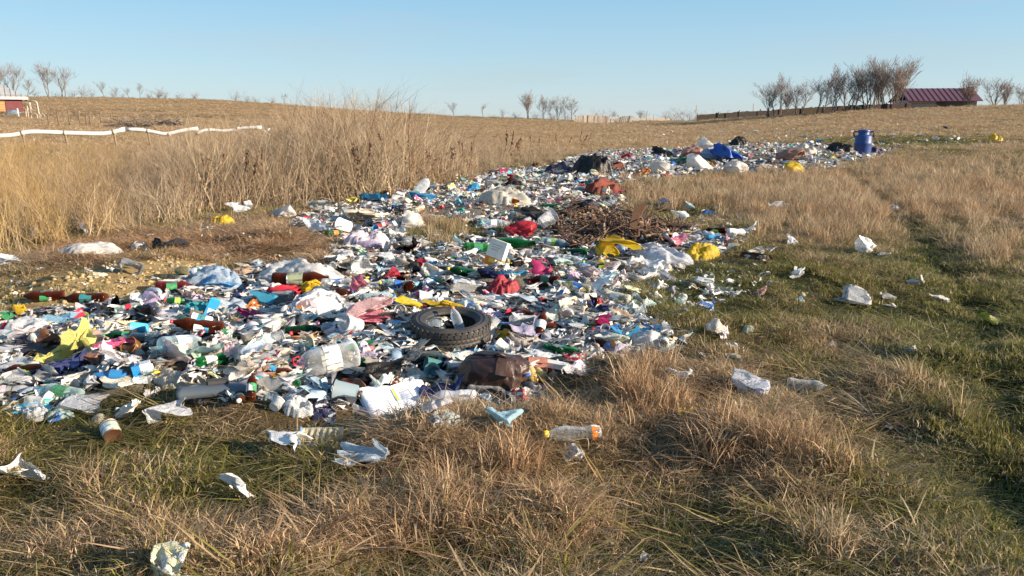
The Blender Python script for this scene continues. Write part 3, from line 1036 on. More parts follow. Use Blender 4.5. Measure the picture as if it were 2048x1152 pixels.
rf.f += [(0, 1, 5, 4), (1, 2, 5), (2, 3, 4, 5), (3, 0, 4), (3, 2, 1, 0)]
part(rf, 'roof', 'paint', house, (.36, .37, .36))
rid = MB()
for q in range(30):
    t = x0 + .2 + q * .4
    if t < x1 - .3:
        tt = min(1.0, (t - x0) / 3.2, (x1 - t) / 3.2)
        rid.tube([(t, y0, zr + .02), (t, y0 + tt * (y1 - y0) / 2, zr + .02 + tt * (zt_ - zr))], .03, 4)
part(rid, 'roof_ribs', 'paint', house, (.30, .31, .31))
# things beside the house
p0 = pz(20, 236, 80)
o = add('blue_sheet', None, loc=(pz(28, 238, 79).x, pz(28, 238, 79).y, Hs(pz(28, 238, 79).x, pz(28, 238, 79).y)))
tag(o, 'pale blue sheet draped over a heap against the house wall', 'sheet')
g = np.random.default_rng(5)
mb = MB()
nx = 10
for i in range(nx):
    for j in range(6):
        u, v_ = i / (nx - 1), j / 5
        mb.v.append(((u - .5) * 1.1, (v_ - .5) * .7, max(0, .36 * math.sin(u * 3.14) ** .6 * math.sin(v_ * 3.14) ** .5 + g.normal(0, .05))))
for i in range(nx - 1):
    for j in range(5):
        k = i * 6 + j
        mb.f.append((k, k + 6, k + 7, k + 1))
part(mb, 'cover', 'film', o, (.30, .45, .55), True)
b0, b1 = pz(34, 217, 74), pz(40, 252, 74)
o = add('leaning_post', MB().tube([(0, 0, -.15), tuple(Vector((b0.x - b1.x, 0, b0.z - Hs(b1.x, b1.y))))], .06, 8).build('leaning_post', M['paint'], True), loc=(b1.x, b1.y, Hs(b1.x, b1.y)), colour=(.72, .66, .55))
tag(o, 'white leaning post in front of the burgundy wall', 'post')
# pipe stand
c0 = pz(68, 245, 70)
z0 = Hs(c0.x, c0.y)
st = add('pipe_stand', None, loc=(c0.x, c0.y, z0))
tag(st, 'cream pipe stand with bent riser and round hoops beside the burgundy wall', 'pipework')
u_ = .045
def pl(lst, rad, name):
    mb = MB().tube([(a * u_, 0, b * u_) for a, b in lst], rad * .75, 6)
    part(mb, name, 'paint', st, (.50, .43, .34), True)
pl([(-8, -1), (-8, 22)], .05, 'riser')
pl([(-3, 10), (-3, 27), (-2, 29), (7, 29), (9, 27), (10, 10), (12, 6)], .07, 'bent_riser')
pl([(-14, 13), (-5, 17)], .05, 'cross_pipe')
pl([(-12, -1), (-11, 16)], .05, 'riser')
for cx, cy, rr_ in ((2, 4, 5.5), (3, 19, 5), (15, 4, 4.5)):
    pl([(cx + rr_ * math.cos(t * .5236), cy + rr_ * math.sin(t * .5236)) for t in range(13)], .045, 'hoop')
pl([(2, 4), (8, 12), (14, 4)], .035, 'brace')

# wire fence posts up the left slope
for i, (qx, qy, hh) in enumerate([(97, 246, 24), (139, 246, 26), (160, 248, 22), (181, 246, 22), (202, 248, 22), (223, 248, 22), (118, 250, 24), (172, 240, 18)]):
    c0 = pz(qx, qy, 58 + i % 3)
    z0 = Hs(c0.x, c0.y)
    o = add('fence_post', MB().tube([(0, 0, -.2), (rnd.uniform(-.04, .04), 0, hh * .036)], [.045, .035], 6).build('fence_post', M['wood'], True), loc=(c0.x, c0.y, z0), colour=(.16, .12, .09))
    tag(o, 'thin dark fence post in the rough grass uphill of the white pipe', 'post', 'dark posts uphill of the pipe')
# brush pile
g = np.random.default_rng(9)
for qx, qy, w_ in ((265, 256, 60), (330, 252, 50)):
    c0 = at(qx, qy)
    mb = MB()
    for _ in range(90):
        p0 = Vector((g.uniform(-.5, .5) * w_ * c0[3], g.normal(0, .3), abs(g.normal(0, .12))))
        d = Vector((g.normal(0, 1), g.normal(0, .4), g.normal(0, .25) + .1)).normalized() * g.uniform(.5, 1.3)
        mb.tube([p0, p0 + d * .5 + Vector((0, 0, .08)), p0 + d], [.02, .016, .008], 4)
    o = add('brush_pile', mb.build('brush_pile', M['bark'], True), loc=(c0[0], c0[1], c0[2]))
    tag(o, 'dark heap of cut branches lying just uphill of the white pipe', 'branches', 'heaps of cut branches')
# the long white pipe sagging on posts
PD = 33.0
def white_pipe(pix, label, rad):
    w = [pz(a, b, PD - (a - 270) * .004) for a, b in pix]
    o = add('water_pipe', None, loc=tuple(w[len(w) // 2]))
    tag(o, label, 'pipe')
    c = w[len(w) // 2]
    pts = []
    for i in range(len(w) - 1):
        for t in (0, .5):
            pts.append(w[i].lerp(w[i + 1], t) - c)
    pts.append(w[-1] - c)
    sm = [pts[0]] + [(pts[i - 1] + pts[i] * 2 + pts[i + 1]) / 4 for i in range(1, len(pts) - 1)] + [pts[-1]]
    add('tube', MB().tube(sm, rad, 10).build('pipe_tube', M['paint'], True), o, colour=(.80, .77, .70))
    for q in range(2, len(w) - 1, 3):
        p = w[q] - c
        g_ = Hs(w[q].x, w[q].y) - c.z
        add('support', MB().tube([(p.x + .03, p.y + rad * .5, g_ - .1), (p.x, p.y, p.z)], .035, 6).build('pipe_support', M['wood'], True), o, colour=(.24, .18, .12))
        d_ = (w[q + 1] - w[q]).normalized() * .05
        add('joint_band', MB().tube([p - d_, p + d_], rad * 1.12, 10).build('pipe_band', M['paint'], True), o, colour=(.5, .42, .32))
white_pipe([(-160, 262), (-90, 268), (-40, 272), (0, 272), (25, 271), (45, 266), (58, 263.5), (90, 264), (130, 266), (180, 267.5), (210, 268), (228, 264), (250, 258)], 'long white pipe sagging on posts from the house side to its kink', .082)
white_pipe([(253, 259), (275, 259), (296, 262), (312, 265), (325, 268), (338, 268), (352, 264), (375, 259.5), (396, 257)], 'middle white pipe length dipping between two bends', .07)
white_pipe([(392, 268), (405, 261), (420, 259.5), (440, 262), (460, 262), (475, 257), (500, 255.5), (523, 254.5)], 'last white pipe length arched above the tall weeds', .065)
white_pipe([(528, 261), (533, 266), (537, 269), (532, 262), (540, 257)], 'broken white pipe elbow lying past the end of the line', .05)
# leaning pallet gate
c0 = pz(575, 268, 31)
z0 = Hs(c0.x, c0.y)
o = add('wooden_gate', None, loc=(c0.x, c0.y, z0), rot=(R_(-18), 0, R_(8)))
tag(o, 'small grey slatted wooden gate leaning beyond the pipe end', 'gate')
for q in range(4):
    part(MB().box((0, 0, .10 + q * .17), (.78, .02, .075), 0, 0, R_(-7)), 'slat', 'wood', o, (.34, .27, .19))
for q in (-.34, .36):
    part(MB().box((q, .022, .33), (.07, .022, .82)), 'upright', 'wood', o, (.26, .20, .14))
# pale board and tarp fence
def fence_run(name, label, pix_top, dist0, dist1, colour, gap, wpx, depth_down, seed, lean=.0, cat='fence'):
    g = np.random.default_rng(seed)
    xs_ = np.array([p[0] for p in pix_top]); ys_ = np.array([p[1] for p in pix_top])
    mid = (xs_[0] + xs_[-1]) / 2
    c = pz(mid, 240, (dist0 + dist1) / 2)
    o = add(name, None, loc=(c.x, c.y, Hs(c.x, c.y)))
    tag(o, label, cat)
    oz = Hs(c.x, c.y)
    q = float(xs_[0])
    panels = []
    mb = MB()
    last = q
    while q < xs_[-1]:
        t = (q - xs_[0]) / (xs_[-1] - xs_[0])
        dd = dist0 + (dist1 - dist0) * t
        top = pz(q, float(np.interp(q, xs_, ys_)) + g.normal(0, .5), dd)
        zb_ = min(Hs(top.x, top.y), top.z - .25) - .1
        hgt = top.z - zb_
        w = wpx * dd / F
        mb.box((top.x - c.x, top.y - c.y + g.normal(0, .01), zb_ + hgt / 2 - oz), (w, .025, hgt), 0, 0, g.normal(lean, .03))
        q += wpx + gap * g.uniform(.5, 1.5)
        if q - last > 60 or q >= xs_[-1]:
            add('board_panel', mb.build('board_panel', M['wood'], False), o, colour=tuple(v * g.uniform(.8, 1.15) for v in colour))
            mb = MB()
            last = q
    for q in np.arange(xs_[0], xs_[-1] + 1, 42):
        t = (q - xs_[0]) / (xs_[-1] - xs_[0])
        dd = dist0 + (dist1 - dist0) * t + .12
        top = pz(q, float(np.interp(q, xs_, ys_)) - 3, dd)
        zb_ = min(Hs(top.x, top.y), top.z - .2) - .1
        add('post', MB().box((top.x - c.x, top.y - c.y, (zb_ + top.z) / 2 - oz), (.09, .09, top.z - zb_)).build('fence_post', M['wood'], False), o, colour=(.14, .11, .09))
    return o
fence_run('board_fence', 'pale patched fence of bleached boards at the end of the field', [(1150, 233), (1165, 231), (1183, 230), (1200, 231), (1218, 233)], 93, 93, (.66, .56, .42), .15, 3.0, 10, 1)
fence_run('board_fence', 'short run of leaning bleached boards beside the patched fence', [(1236, 233), (1250, 231.5), (1266, 232)], 92, 92, (.60, .50, .37), .5, 3.2, 10, 2, .18)
fence_run('dark_fence', 'long weathered dark board fence climbing to the maroon roofed shed', [(1395, 230), (1480, 223.5), (1540, 220), (1600, 216), (1680, 212), (1740, 209), (1821, 206)], 92, 77, (.085, .066, .055), .1, 4.2, 10, 3)
g = np.random.default_rng(21)
for qx, qy, ln, rz_ in ((1228, 235.5, 16, 0), (1222, 243, 12, .02), (1280, 238, 34, -.03), (1312, 238, 30, .0), (1328, 239.5, 22, -.06)):
    c0 = pz(qx, qy, 91)
    z0 = Hs(c0.x, c0.y)
    L_ = ln * 91 / F
    o = add('loose_board', None, loc=(c0.x, c0.y, z0))
    tag(o, 'loose bleached plank propped along the broken end of the pale fence', 'plank', 'loose planks of the pale fence')
    hh = max(c0.z - z0, .1)
    part(MB().box((0, 0, hh), (L_, .03, .2), 0, 0, rz_), 'plank', 'wood', o, (.70, .60, .46))
    part(MB().box((-L_ * .4, .05, hh / 2 - .05), (.07, .07, hh + .1)).box((L_ * .4, .05, hh / 2 - .05), (.07, .07, hh + .1)), 'prop', 'wood', o, (.3, .24, .18))
for qx, hh in ((1293, 22), (1332, 20), (1307, 14), (1392, 30), (1505, 30), (1368, 16), (1350, 16)):
    c0 = pz(qx, 243, 90)
    z0 = Hs(c0.x, c0.y)
    o = add('fence_post', MB().tube([(0, 0, -.2), (rnd.uniform(-.05, .05), 0, hh * 90 / F)], [.05, .04], 6).build('fence_post', M['wood'], True), loc=(c0.x, c0.y, z0), colour=(.42, .34, .25))
    tag(o, 'grey upright stake standing alone past the pale fence', 'post', 'stakes past the pale fence')
# dark heap by the fence foot: tarp
c0 = at_dist(1575, 78.5)
g = np.random.default_rng(4)
# shed
SD = 86.0
a0, a1 = pz(1818, 200, SD), pz(1955, 198, SD + 2)
cx, cy = (a0.x + a1.x) / 2, (a0.y + a1.y) / 2
zg = Hs(cx, cy) - .3
wl_ = math.hypot(a1.x - a0.x, a1.y - a0.y)
wh = a0.z - zg
rise = (200 - 179) * SD / F
shed = add('shed', None, loc=(cx, cy, zg), rot=(0, 0, math.atan2(a1.y - a0.y, a1.x - a0.x)))
tag(shed, 'long low shed with maroon metal roof on the rise', 'shed')
part(MB().box((-wl_ * .28, 2.5, wh / 2), (wl_ * .44, 5, wh)), 'pale_wall', 'wood', shed, (.42, .40, .37))
part(MB().box((wl_ * .22, 2.5, wh / 2), (wl_ * .56, 4.98, wh - .004)), 'dark_wall', 'wood', shed, (.10, .12, .13))
pk = MB()
for q in range(7):
    pk.box((-wl_ * .28, -.012, wh - .15 - q * .22), (wl_ * .44, .03, .03))
part(pk, 'wall_battens', 'wood', shed, (.25, .23, .21))
part(MB().box((-wl_ * .02, -.02, wh * .5), (.9, .04, wh * .8)), 'door', 'wood', shed, (.07, .08, .085))
rf = MB()
e = .35
rf.v += [(-wl_ / 2 - e, -.45, wh - .08), (wl_ / 2 + e, -.45, wh - .08), (wl_ / 2 + e, 2.5, wh + rise), (-wl_ / 2 - e + .3, 2.5, wh + rise), (wl_ / 2 + e, 5.4, wh - .08), (-wl_ / 2 - e, 5.4, wh - .08)]
rf.v += [(a_, b_, c_ - .06) for a_, b_, c_ in rf.v]
rf.f += [(0, 1, 2, 3), (3, 2, 4, 5), (7, 6, 9, 8), (8, 9, 11, 10), (0, 6, 7, 1), (5, 4, 10, 11), (0, 3, 9, 6), (3, 5, 11, 9), (1, 7, 8, 2), (2, 8, 10, 4)]
part(rf, 'roof', 'paint', shed, (.15, .05, .065))
rid = MB()
for q in range(int(wl_ / .5)):
    xx = -wl_ / 2 - .2 + q * .5
    rid.tube([(xx, -.46, wh - .06), (xx, 2.5, wh + rise + .02)], .025, 4)
part(rid, 'roof_ribs', 'paint', shed, (.13, .042, .055))
part(MB().box((wl_ * .5, 2.0, wh + rise * .3), (.5, .5, rise * 1.6)), 'gable_post', 'wood', shed, (.2, .12, .1))

# blue milk-can shaped barrel
x, y, z, mp = at(1724, 309)
bw_ = 32 * mp / 2
bh = 50 * mp
barrel = add('barrel', None, loc=(x, y, z - .02), rot=(0, 0, R_(-24)), colour=None)
tag(barrel, 'blue can shaped barrel with side handles standing at the end of the litter', 'barrel')
def bm_(pr):
    return [(a * bw_, b * bh) for a, b in pr]
body = add('body', MB().lathe(bm_([(0, 0), (.94, 0), (.98, .03), (1, .06), (1, .45), (1.015, .46), (1.015, .48), (1, .49), (1, .70), (.97, .745), (.88, .775), (.70, .79), (.66, .81), (.66, .90), (.63, .915)]), 36).build('barrel_body', M['paint'], True), barrel, colour=(.012, .05, .20))
add('lid', MB().lathe(bm_([(.70, .90), (.72, .91), (.72, .965), (.68, .985), (.3, .99), (.28, 1.0), (0, 1.0)]), 32).build('barrel_lid', M['hard'], True), barrel, colour=(.015, .06, .24))
for s in (-1, 1):
    add('handle', MB().tube([(s * bw_ * a, 0, bh * b) for a, b in ((.68, .90), (.95, .925), (1.12, .91), (1.16, .87), (1.13, .78), (.97, .71))], .026, 8).build('barrel_handle', M['hard'], True), barrel, colour=(.02, .03, .10))

# ------------------------------------------------------------------ litter: shapes
from mathutils import noise as mno

def norm_unit(v):
    """centre on the ground: x and y extents 1 (x the longer), z from 0 to 1"""
    v = np.asarray(v, float)
    lo, hi = v.min(0), v.max(0)
    c = (lo + hi) / 2
    c[2] = lo[2]
    return (v - c) / np.maximum(hi - lo, 1e-6)

def grid_faces(nx, ny):
    return [(i * ny + j, (i + 1) * ny + j, (i + 1) * ny + j + 1, i * ny + j + 1) for i in range(nx - 1) for j in range(ny - 1)]

def crumple(seed, n=18, folds=7, aspect=1.0, vert=.75, rag=.12):
    g = np.random.default_rng(seed)
    u, v = np.meshgrid(np.linspace(-.5, .5, n), np.linspace(-.5, .5, n), indexing='ij')
    P_ = np.stack([u.ravel(), v.ravel() * aspect, np.zeros(n * n)], 1)
    P_[:, 0] += rag * perlin(P_[:, 1] * 4, P_[:, 0] * 2, seed % 97)
    P_[:, 1] += rag * perlin(P_[:, 0] * 4 + 5, P_[:, 1] * 2, seed % 89)
    P_[:, 2] += .10 * perlin(P_[:, 0] * 3, P_[:, 1] * 3, seed % 83)
    for _ in range(folds):
        nn = g.normal(0, 1, 3)
        nn[2] *= vert
        nn /= np.linalg.norm(nn)
        s = P_ @ nn
        c = np.quantile(s, g.uniform(.5, .88))
        s = s - c
        P_ = P_ - np.outer(np.where(s > 0, s, 0) * g.uniform(1.05, 1.85), nn)
    P_[:, 2] += .02 * perlin(P_[:, 0] * 12, P_[:, 1] * 12, 3)
    return norm_unit(P_), grid_faces(n, n)

def puff(seed, sub=3, amp=.5, knot=True, folds=5):
    bm = bmesh.new()
    bmesh.ops.create_icosphere(bm, subdivisions=sub, radius=1)
    g = np.random.default_rng(seed)
    off = Vector(g.uniform(-50, 50, 3))
    for v in bm.verts:
        d = v.co.normalized()
        a = 1 - abs(mno.noise(d * 1.6 + off)) * 1.6
        b_ = 1 - abs(mno.noise(d * 3.7 + off * 2)) * 1.7
        c = mno.noise(d * 1.1 + off * 3)
        e = 1 - abs(mno.noise(d * 8 + off)) * 1.6
        k = .72 + amp * (.45 * a + .3 * b_ + .75 * c) + .06 * e
        v.co = d * k
        if knot and seed % 3 == 0 and d.z > .8:
            t = (d.z - .8) / .2
            v.co.z += .22 * t * t
            v.co.x *= 1 - .6 * t
            v.co.y *= 1 - .6 * t
        if v.co.z < -.38:
            v.co.z = -.38 + (v.co.z + .38) * .1
    vs = np.array([tuple(v.co) for v in bm.verts])
    fs = [tuple(v.index for v in f.verts) for f in bm.faces]
    bm.free()
    for _ in range(folds):
        nn = g.normal(0, 1, 3)
        nn /= np.linalg.norm(nn)
        sd_ = vs @ nn
        sd_ = sd_ - np.quantile(sd_, g.uniform(.55, .85))
        vs = vs - np.outer(np.where(sd_ > 0, sd_, 0) * g.uniform(1.1, 1.7), nn)
    return norm_unit(vs), fs

def drape(seed, n=32, ridges=3.0, edge=.18):
    g = np.random.default_rng(seed)
    u, v = np.meshgrid(np.linspace(-1, 1, n), np.linspace(-1, 1, n), indexing='ij')
    u, v = u.ravel(), v.ravel()
    k = np.sqrt(1 - .5 * v * v), np.sqrt(1 - .5 * u * u)
    x, y = u * k[0], v * k[1]
    r = np.hypot(x, y)
    ang = np.arctan2(y, x)
    rad = 1 + edge * perlin(np.cos(ang) * 2 + 3, np.sin(ang) * 2, seed % 71) + edge * .6 * perlin(np.cos(ang) * 6, np.sin(ang) * 6 + 4, seed % 67)
    fold = 1 - np.abs(perlin(x * ridges * .6 + perlin(x, y, seed % 61), y * ridges, seed % 59)) * 1.8
    fine = 1 - np.abs(perlin(x * 4.2 + y * 2, y * 4.6 - x, seed % 47)) * 1.9
    body = np.clip(.55 + .5 * perlin(x * 1.4 + 3, y * 1.4, seed % 53) + .28 * fold, .12, .9)
    z = (1 - np.clip(r, 0, 1) ** 4) * body + .10 * fine + .05 * perlin(x * 9, y * 9, 2)
    z = np.maximum(z, 0)
    P_ = np.stack([x * rad, y * rad, z], 1)
    return norm_unit(P_), grid_faces(n, n)

def deform(v, seed, amt):
    """dent and squash a bottle lying along x"""
    g = np.random.default_rng(seed)
    v = np.asarray(v, float).copy()
    s = perlin(v[:, 0] * 9 + seed, v[:, 0] * 0 + 2, 1)
    v[:, 2] = v[:, 2] * (1 - amt * (.45 + .5 * s)) + amt * .02 * perlin(v[:, 0] * 14, v[:, 1] * 14, seed % 31)
    v[:, 1] = v[:, 1] * (1 + amt * .35 * (1 + s)) + amt * .03 * perlin(v[:, 0] * 7, v[:, 0] * 0 + 5, seed % 29)
    v[:, 2] += amt * .02 * perlin(v[:, 0] * 8, v[:, 0] * 0, 9)
    return v

def bottle_meshes(tag_, prof, body_mat, cap, label, seed=0, crush=0.0, sides=18, handle=False):
    """body, cap, label lying along x; units metres, bottle length from profile"""
    out_ = {}
    zc = sum(p[1] for p in prof) / len(prof)
    L = max(p[1] for p in prof)
    def fin(nm, mb, mt):
        v = np.asarray(mb.v, float)
        v[:, 0] -= L / 2
        if crush:
            v = deform(v, seed, crush)
        return mesh(tag_ + '_' + nm, v, mb.f, True, mt)
    out_['body'] = fin('body', MB().lathe(prof, sides, 'x'), body_mat)
    if cap:
        r, z0, z1 = cap
        out_['cap'] = fin('cap', MB().lathe([(0, z1), (r * .95, z1), (r, z1 - .002), (r, z0), (r * .9, z0)][::-1], 14, 'x'), M['hard'])
    if label:
        r, z0, z1 = label
        zs = np.linspace(z0, z1, 5)
        out_['label'] = fin('label', MB().lathe([(r, z) for z in zs], sides, 'x'), M['print'] if not handle else M['paper'])
    return out_

PROF = {
    'pet': ([(0, 0), (.030, 0), (.046, .006), (.050, .02), (.050, .05), (.048, .055), (.050, .06), (.050, .19), (.048, .20), (.050, .205), (.045, .235), (.030, .27), (.016, .295), (.0135, .30), (.0135, .315), (.0128, .32)], (.0155, .306, .325), (.0512, .09, .18)),
    'small': ([(0, 0), (.022, 0), (.031, .005), (.033, .015), (.033, .06), (.0315, .064), (.033, .068), (.033, .075), (.0315, .079), (.033, .083), (.033, .14), (.028, .165), (.018, .19), (.0135, .20), (.0135, .212), (.0128, .215)], (.0155, .203, .22), (.0338, .088, .135)),
    'water': ([(0, 0), (.030, 0), (.043, .006), (.045, .018)] + [(.045 - .0025 * (k % 2), .03 + .012 * k) for k in range(14)] + [(.045, .20), (.036, .235), (.02, .262), (.0145, .272), (.0145, .288), (.0138, .29)], (.0165, .276, .295), (.0462, .10, .16)),
    'big': ([(0, 0), (.05, 0), (.074, .008), (.08, .025)] + [(.08 - .004 * (k % 2), .04 + .018 * k) for k in range(12)] + [(.08, .26), (.07, .295), (.045, .33), (.024, .345), (.022, .352), (.022, .366), (.021, .37)], (.026, .354, .376), (.0815, .11, .2)),
    'glass': ([(0, .004), (.022, 0), (.030, .004), (.0305, .02), (.0305, .135), (.026, .16), (.016, .185), (.0135, .20), (.013, .235), (.0148, .237), (.0148, .245), (.011, .246)], None, (.0312, .05, .11)),
    'jug': ([(0, 0), (.028, 0), (.038, .006), (.041, .02), (.041, .09), (.036, .11), (.036, .13), (.041, .15), (.041, .18), (.03, .205), (.016, .225), (.014, .235), (.014, .25)], (.018, .236, .262), (.0418, .03, .085)),
    'waist': ([(0, 0), (.026, 0), (.038, .006), (.040, .02), (.040, .055), (.037, .066), (.033, .08), (.0325, .10), (.034, .115), (.0325, .118), (.036, .13), (.0345, .134), (.039, .15), (.0375, .155), (.040, .17), (.039, .20), (.031, .235), (.018, .262), (.0145, .27), (.0145, .285)], (.0175, .272, .295), (.0415, .022, .052)),
}
BOTTLES = {}
def bottle_proto(style, crush_i):
    key = (style, crush_i)
    if key not in BOTTLES:
        prof, cap, lab = PROF[style]
        BOTTLES[key] = (bottle_meshes('%s_bottle' % style, prof, M['hard'] if style == 'jug' else M['pet'], cap, lab, 31 * crush_i + 7, (0, .35, .75)[crush_i]), max(p[1] for p in prof), max(p[0] for p in prof))
    return BOTTLES[key]

def put_bottle(x, y, z, style, crush_i, scale, rz, tilt, colour, cap_c, lab_c, label, group=None, roll=None, name='plastic_bottle', cat='bottle', open_end=None):
    ms, L, rad = bottle_proto(style, crush_i)
    lift = rad * scale * (1 - .3 * crush_i) + abs(math.sin(tilt)) * L * scale * .46
    o = add(name, None, loc=(x, y, z + lift), rot=(roll if roll is not None else rnd.uniform(0, 6.28) if crush_i == 0 else rnd.uniform(-.4, .4), tilt, rz), scl=scale)
    tag(o, label, cat, group)
    add('body', ms['body'], o, colour=colour)
    if cap_c is not None and 'cap' in ms:
        add('cap', ms['cap'], o, colour=cap_c)
    if lab_c is not None and 'label' in ms:
        add('label', ms['label'], o, colour=lab_c)
    return o

C = dict(white=(.80, .775, .735), cream=(.68, .60, .46), grey=(.52, .50, .48), pale_blue=(.46, .60, .68), blue=(.03, .16, .55), sky=(.05, .38, .68), navy=(.02, .03, .12), red=(.55, .025, .05), pink=(.72, .22, .30), magenta=(.55, .03, .16),
         yellow=(.80, .55, .02), lemon=(.78, .72, .22), green=(.03, .26, .09), dark_green=(.015, .10, .05), brown=(.13, .055, .03), black=(.012, .012, .014), orange=(.75, .22, .02), purple=(.16, .06, .24), teal=(.03, .28, .28), tan=(.46, .29, .18),
         lilac=(.52, .46, .60), amber=(.38, .10, .015), clear=(.86, .88, .88), rust=(.30, .09, .04), lime=(.35, .60, .05), clay=(.48, .35, .17))

SH = {}
def shape(kind, seed, **kw):
    key = (kind, seed)
    if key not in SH:
        if kind == 'sheet':
            SH[key] = (crumple(seed, 22, 5 + seed % 4, vert=.8), seed % 2 == 0)
        elif kind == 'flat':
            SH[key] = (crumple(seed, 16, 3 + seed % 3, vert=.35, rag=.16), False)
        elif kind == 'small':
            SH[key] = (crumple(seed, 9, 4 + seed % 4, vert=.9, rag=.2), False)
        elif kind == 'puff':
            SH[key] = (puff(seed, 4, .62, True, 3), True)
        elif kind == 'puff3':
            SH[key] = (puff(seed, 3), False)
        elif kind == 'lump':
            SH[key] = (puff(seed, 4, .35, False, 2), True)
        elif kind == 'drape':
            SH[key] = (drape(seed), True)
    return SH[key]

MESHES = {}
def shape_mesh(kind, seed, mkey):
    key = (kind, seed, mkey)
    if key not in MESHES:
        (v, f), sm = shape(kind, seed)
        MESHES[key] = mesh('%s_%s' % (kind, mkey), v, f, sm, M[mkey])
    return MESHES[key]

HEROES = []                                    # x, y, radius of the placed things: nothing else is strewn on top of them
def hero(name, cat, px_, py_, w, d, h, kind, seed, mkey, col, label, rz=None, tilt=(.1, .07), sink=.01, group=None):
    """one item: its base centre in the photograph, width in photo pixels, depth and height relative to the width"""
    x, y, z, mp = at(px_, py_)
    wm = w * mp
    HEROES.append((x, y, wm * .45))
    o = add(name, shape_mesh(kind, seed, mkey), None, (x, y, z - sink), (tilt[0], tilt[1], rnd.uniform(-.5, .5) if rz is None else rz), (wm, wm * d, wm * h), C[col] if isinstance(col, str) else col)
    tag(o, label, cat, group)
    return o

def bag(px_, py_, w, h, col, label, kind='puff', seed=None, d=.75, mkey='film', rz=None, name='plastic_bag', cat='plastic bag', **kw):
    return hero(name, cat, px_, py_, w, d, h, kind, seed if seed is not None else (px_ * 7 + py_) % 900, mkey, col, label, rz, **kw)

# ------------------------------------------------------------------ litter: the things one can point at
# --- tyre
x, y, z, mp = at(901, 686)
ty = add('tyre', None, loc=(x, y, z + .015), rot=(R_(5.5), R_(1.5), 0))
tag(ty, 'old black car tyre lying flat in the middle of the rubbish', 'tyre')
RO_ = 163 * mp / 2
k = RO_ / .30
sec = [(.185, .055), (.182, .045), (.19, .035), (.205, .03), (.225, .018), (.25, .012), (.272, .02), (.288, .035), (.2925, .05), (.2925, .078), (.287, .08), (.287, .088), (.2925, .09), (.2925, .108), (.287, .11), (.287, .118), (.2925, .12), (.2925, .145), (.288, .16),
       (.272, .176), (.255, .181), (.252, .184), (.247, .181), (.225, .178), (.222, .181), (.217, .176), (.205, .166), (.19, .16), (.182, .15), (.185, .14), (.20, .14), (.24, .15), (.262, .14), (.27, .10), (.262, .05), (.24, .04), (.20, .05), (.185, .055)]
add('carcass', MB().lathe([(a * k, b * k) for a, b in sec], 72).build('tyre_carcass', M['rubber'], True), ty, colour=(.028, .028, .03))
blk = MB()
blk.box((0, 0, 0), (.011 * k, .033 * k, .026 * k)).box((-.002 * k, .006 * k, .021 * k), (.009 * k, .020 * k, .016 * k))
blk = blk.build('tread_block', M['rubber'], False)
NB = 40
for row, zz, off, flip in ((0, .041, 0, 1), (1, .143, .5, 0)):
    for q in range(NB):
        t = 2 * math.pi * (q + off) / NB
        add('tread_block', blk, ty, (.2905 * k * math.cos(t), .2905 * k * math.sin(t), zz * k), (math.pi if flip else 0, 0, -t if flip else t), colour=(.035, .034, .034))
blk2 = MB().box((0, 0, 0), (.009 * k, .012 * k, .034 * k), 0, R_(35)).build('tread_sipe', M['rubber'], False)
for row, zz, s in ((0, .064, 1), (1, .099, -1), (2, .131, 1)):
    for q in range(56):
        t = 2 * math.pi * q / 56
        add('tread_rib', blk2, ty, (.290 * k * math.cos(t), .290 * k * math.sin(t), zz * k), (0, 0, t), (1, 1, s * .72), colour=(.032, .031, .031))
TX, TY, TZ = x, y, z
put_bottle(x + .045, y + .05, z + .06, 'small', 1, .95, R_(120), R_(-52), (.75, .82, .9), (.75, .16, .02), None, 'clear bottle with orange cap propped inside the tyre')
bag(885, 668, 26, .5, 'sky', 'small sky blue plastic scrap on the ground inside the tyre', 'small', cat='plastic scrap', name='plastic_scrap')

# --- brown leather bag
x, y, z, mp = at(985, 768)
w = 138 * mp
HEROES += [(x, y, w * .45), (x + w * .2, y - .08, w * .35), (x - w * .2, y - .05, w * .35)]
lb = add('holdall', None, loc=(x, y, z - .01), rot=(0, R_(4), R_(-14)))
tag(lb, 'crumpled dark brown leather holdall slumped in front of the tyre', 'bag')
bm = bmesh.new()
bmesh.ops.create_icosphere(bm, subdivisions=5, radius=1)
v = np.array([tuple(q_.co) for q_ in bm.verts])
f = [tuple(q_.index for q_ in f_.verts) for f_ in bm.faces]
bm.free()
v = np.sign(v) * np.abs(v) ** .62                       # a stuffed, square-shouldered body
crease = np.array([1 - abs(mno.noise(Vector((a_ * 1.1 + b_ * .5, b_ * 1.4, c_ * 1.1 + 7)))) * 1.7 for a_, b_, c_ in v])
fine_ = np.array([1 - abs(mno.noise(Vector((a_ * 3.1, b_ * 3.4 + a_, c_ * 2.6 + 3)))) * 1.7 for a_, b_, c_ in v])
slump = np.array([mno.noise(Vector((a_ * .8 + 4, b_ * .8, c_ * .5))) for a_, b_, c_ in v])
v = v * (.86 + .13 * crease + .06 * fine_ + .14 * slump)[:, None]
v[:, 2] *= 1 - .32 * np.clip(-v[:, 0], 0, 1) ** 1.5
v[:, 2] = np.where(v[:, 2] < -.45, -.45 + (v[:, 2] + .45) * .15, v[:, 2])
v = norm_unit(v)
vm = v * np.array([w, w * .6, w * .5])
add('shell', mesh('holdall_shell', vm, f, True, M['leather']), lb, colour=(.034, .013, .010))
def top_of(xx, yy):
    dd = np.hypot(vm[:, 0] - xx, vm[:, 1] - yy) + np.where(vm[:, 2] < .25 * w, .2 * w, 0)
    return float(vm[np.argmin(dd), 2])
zp = [(w * (-.34 + .068 * q), -w * (.02 + .012 * q), 0) for q in range(11)]
zp = [(a, b, top_of(a, b) + .004) for a, b, _ in zp]
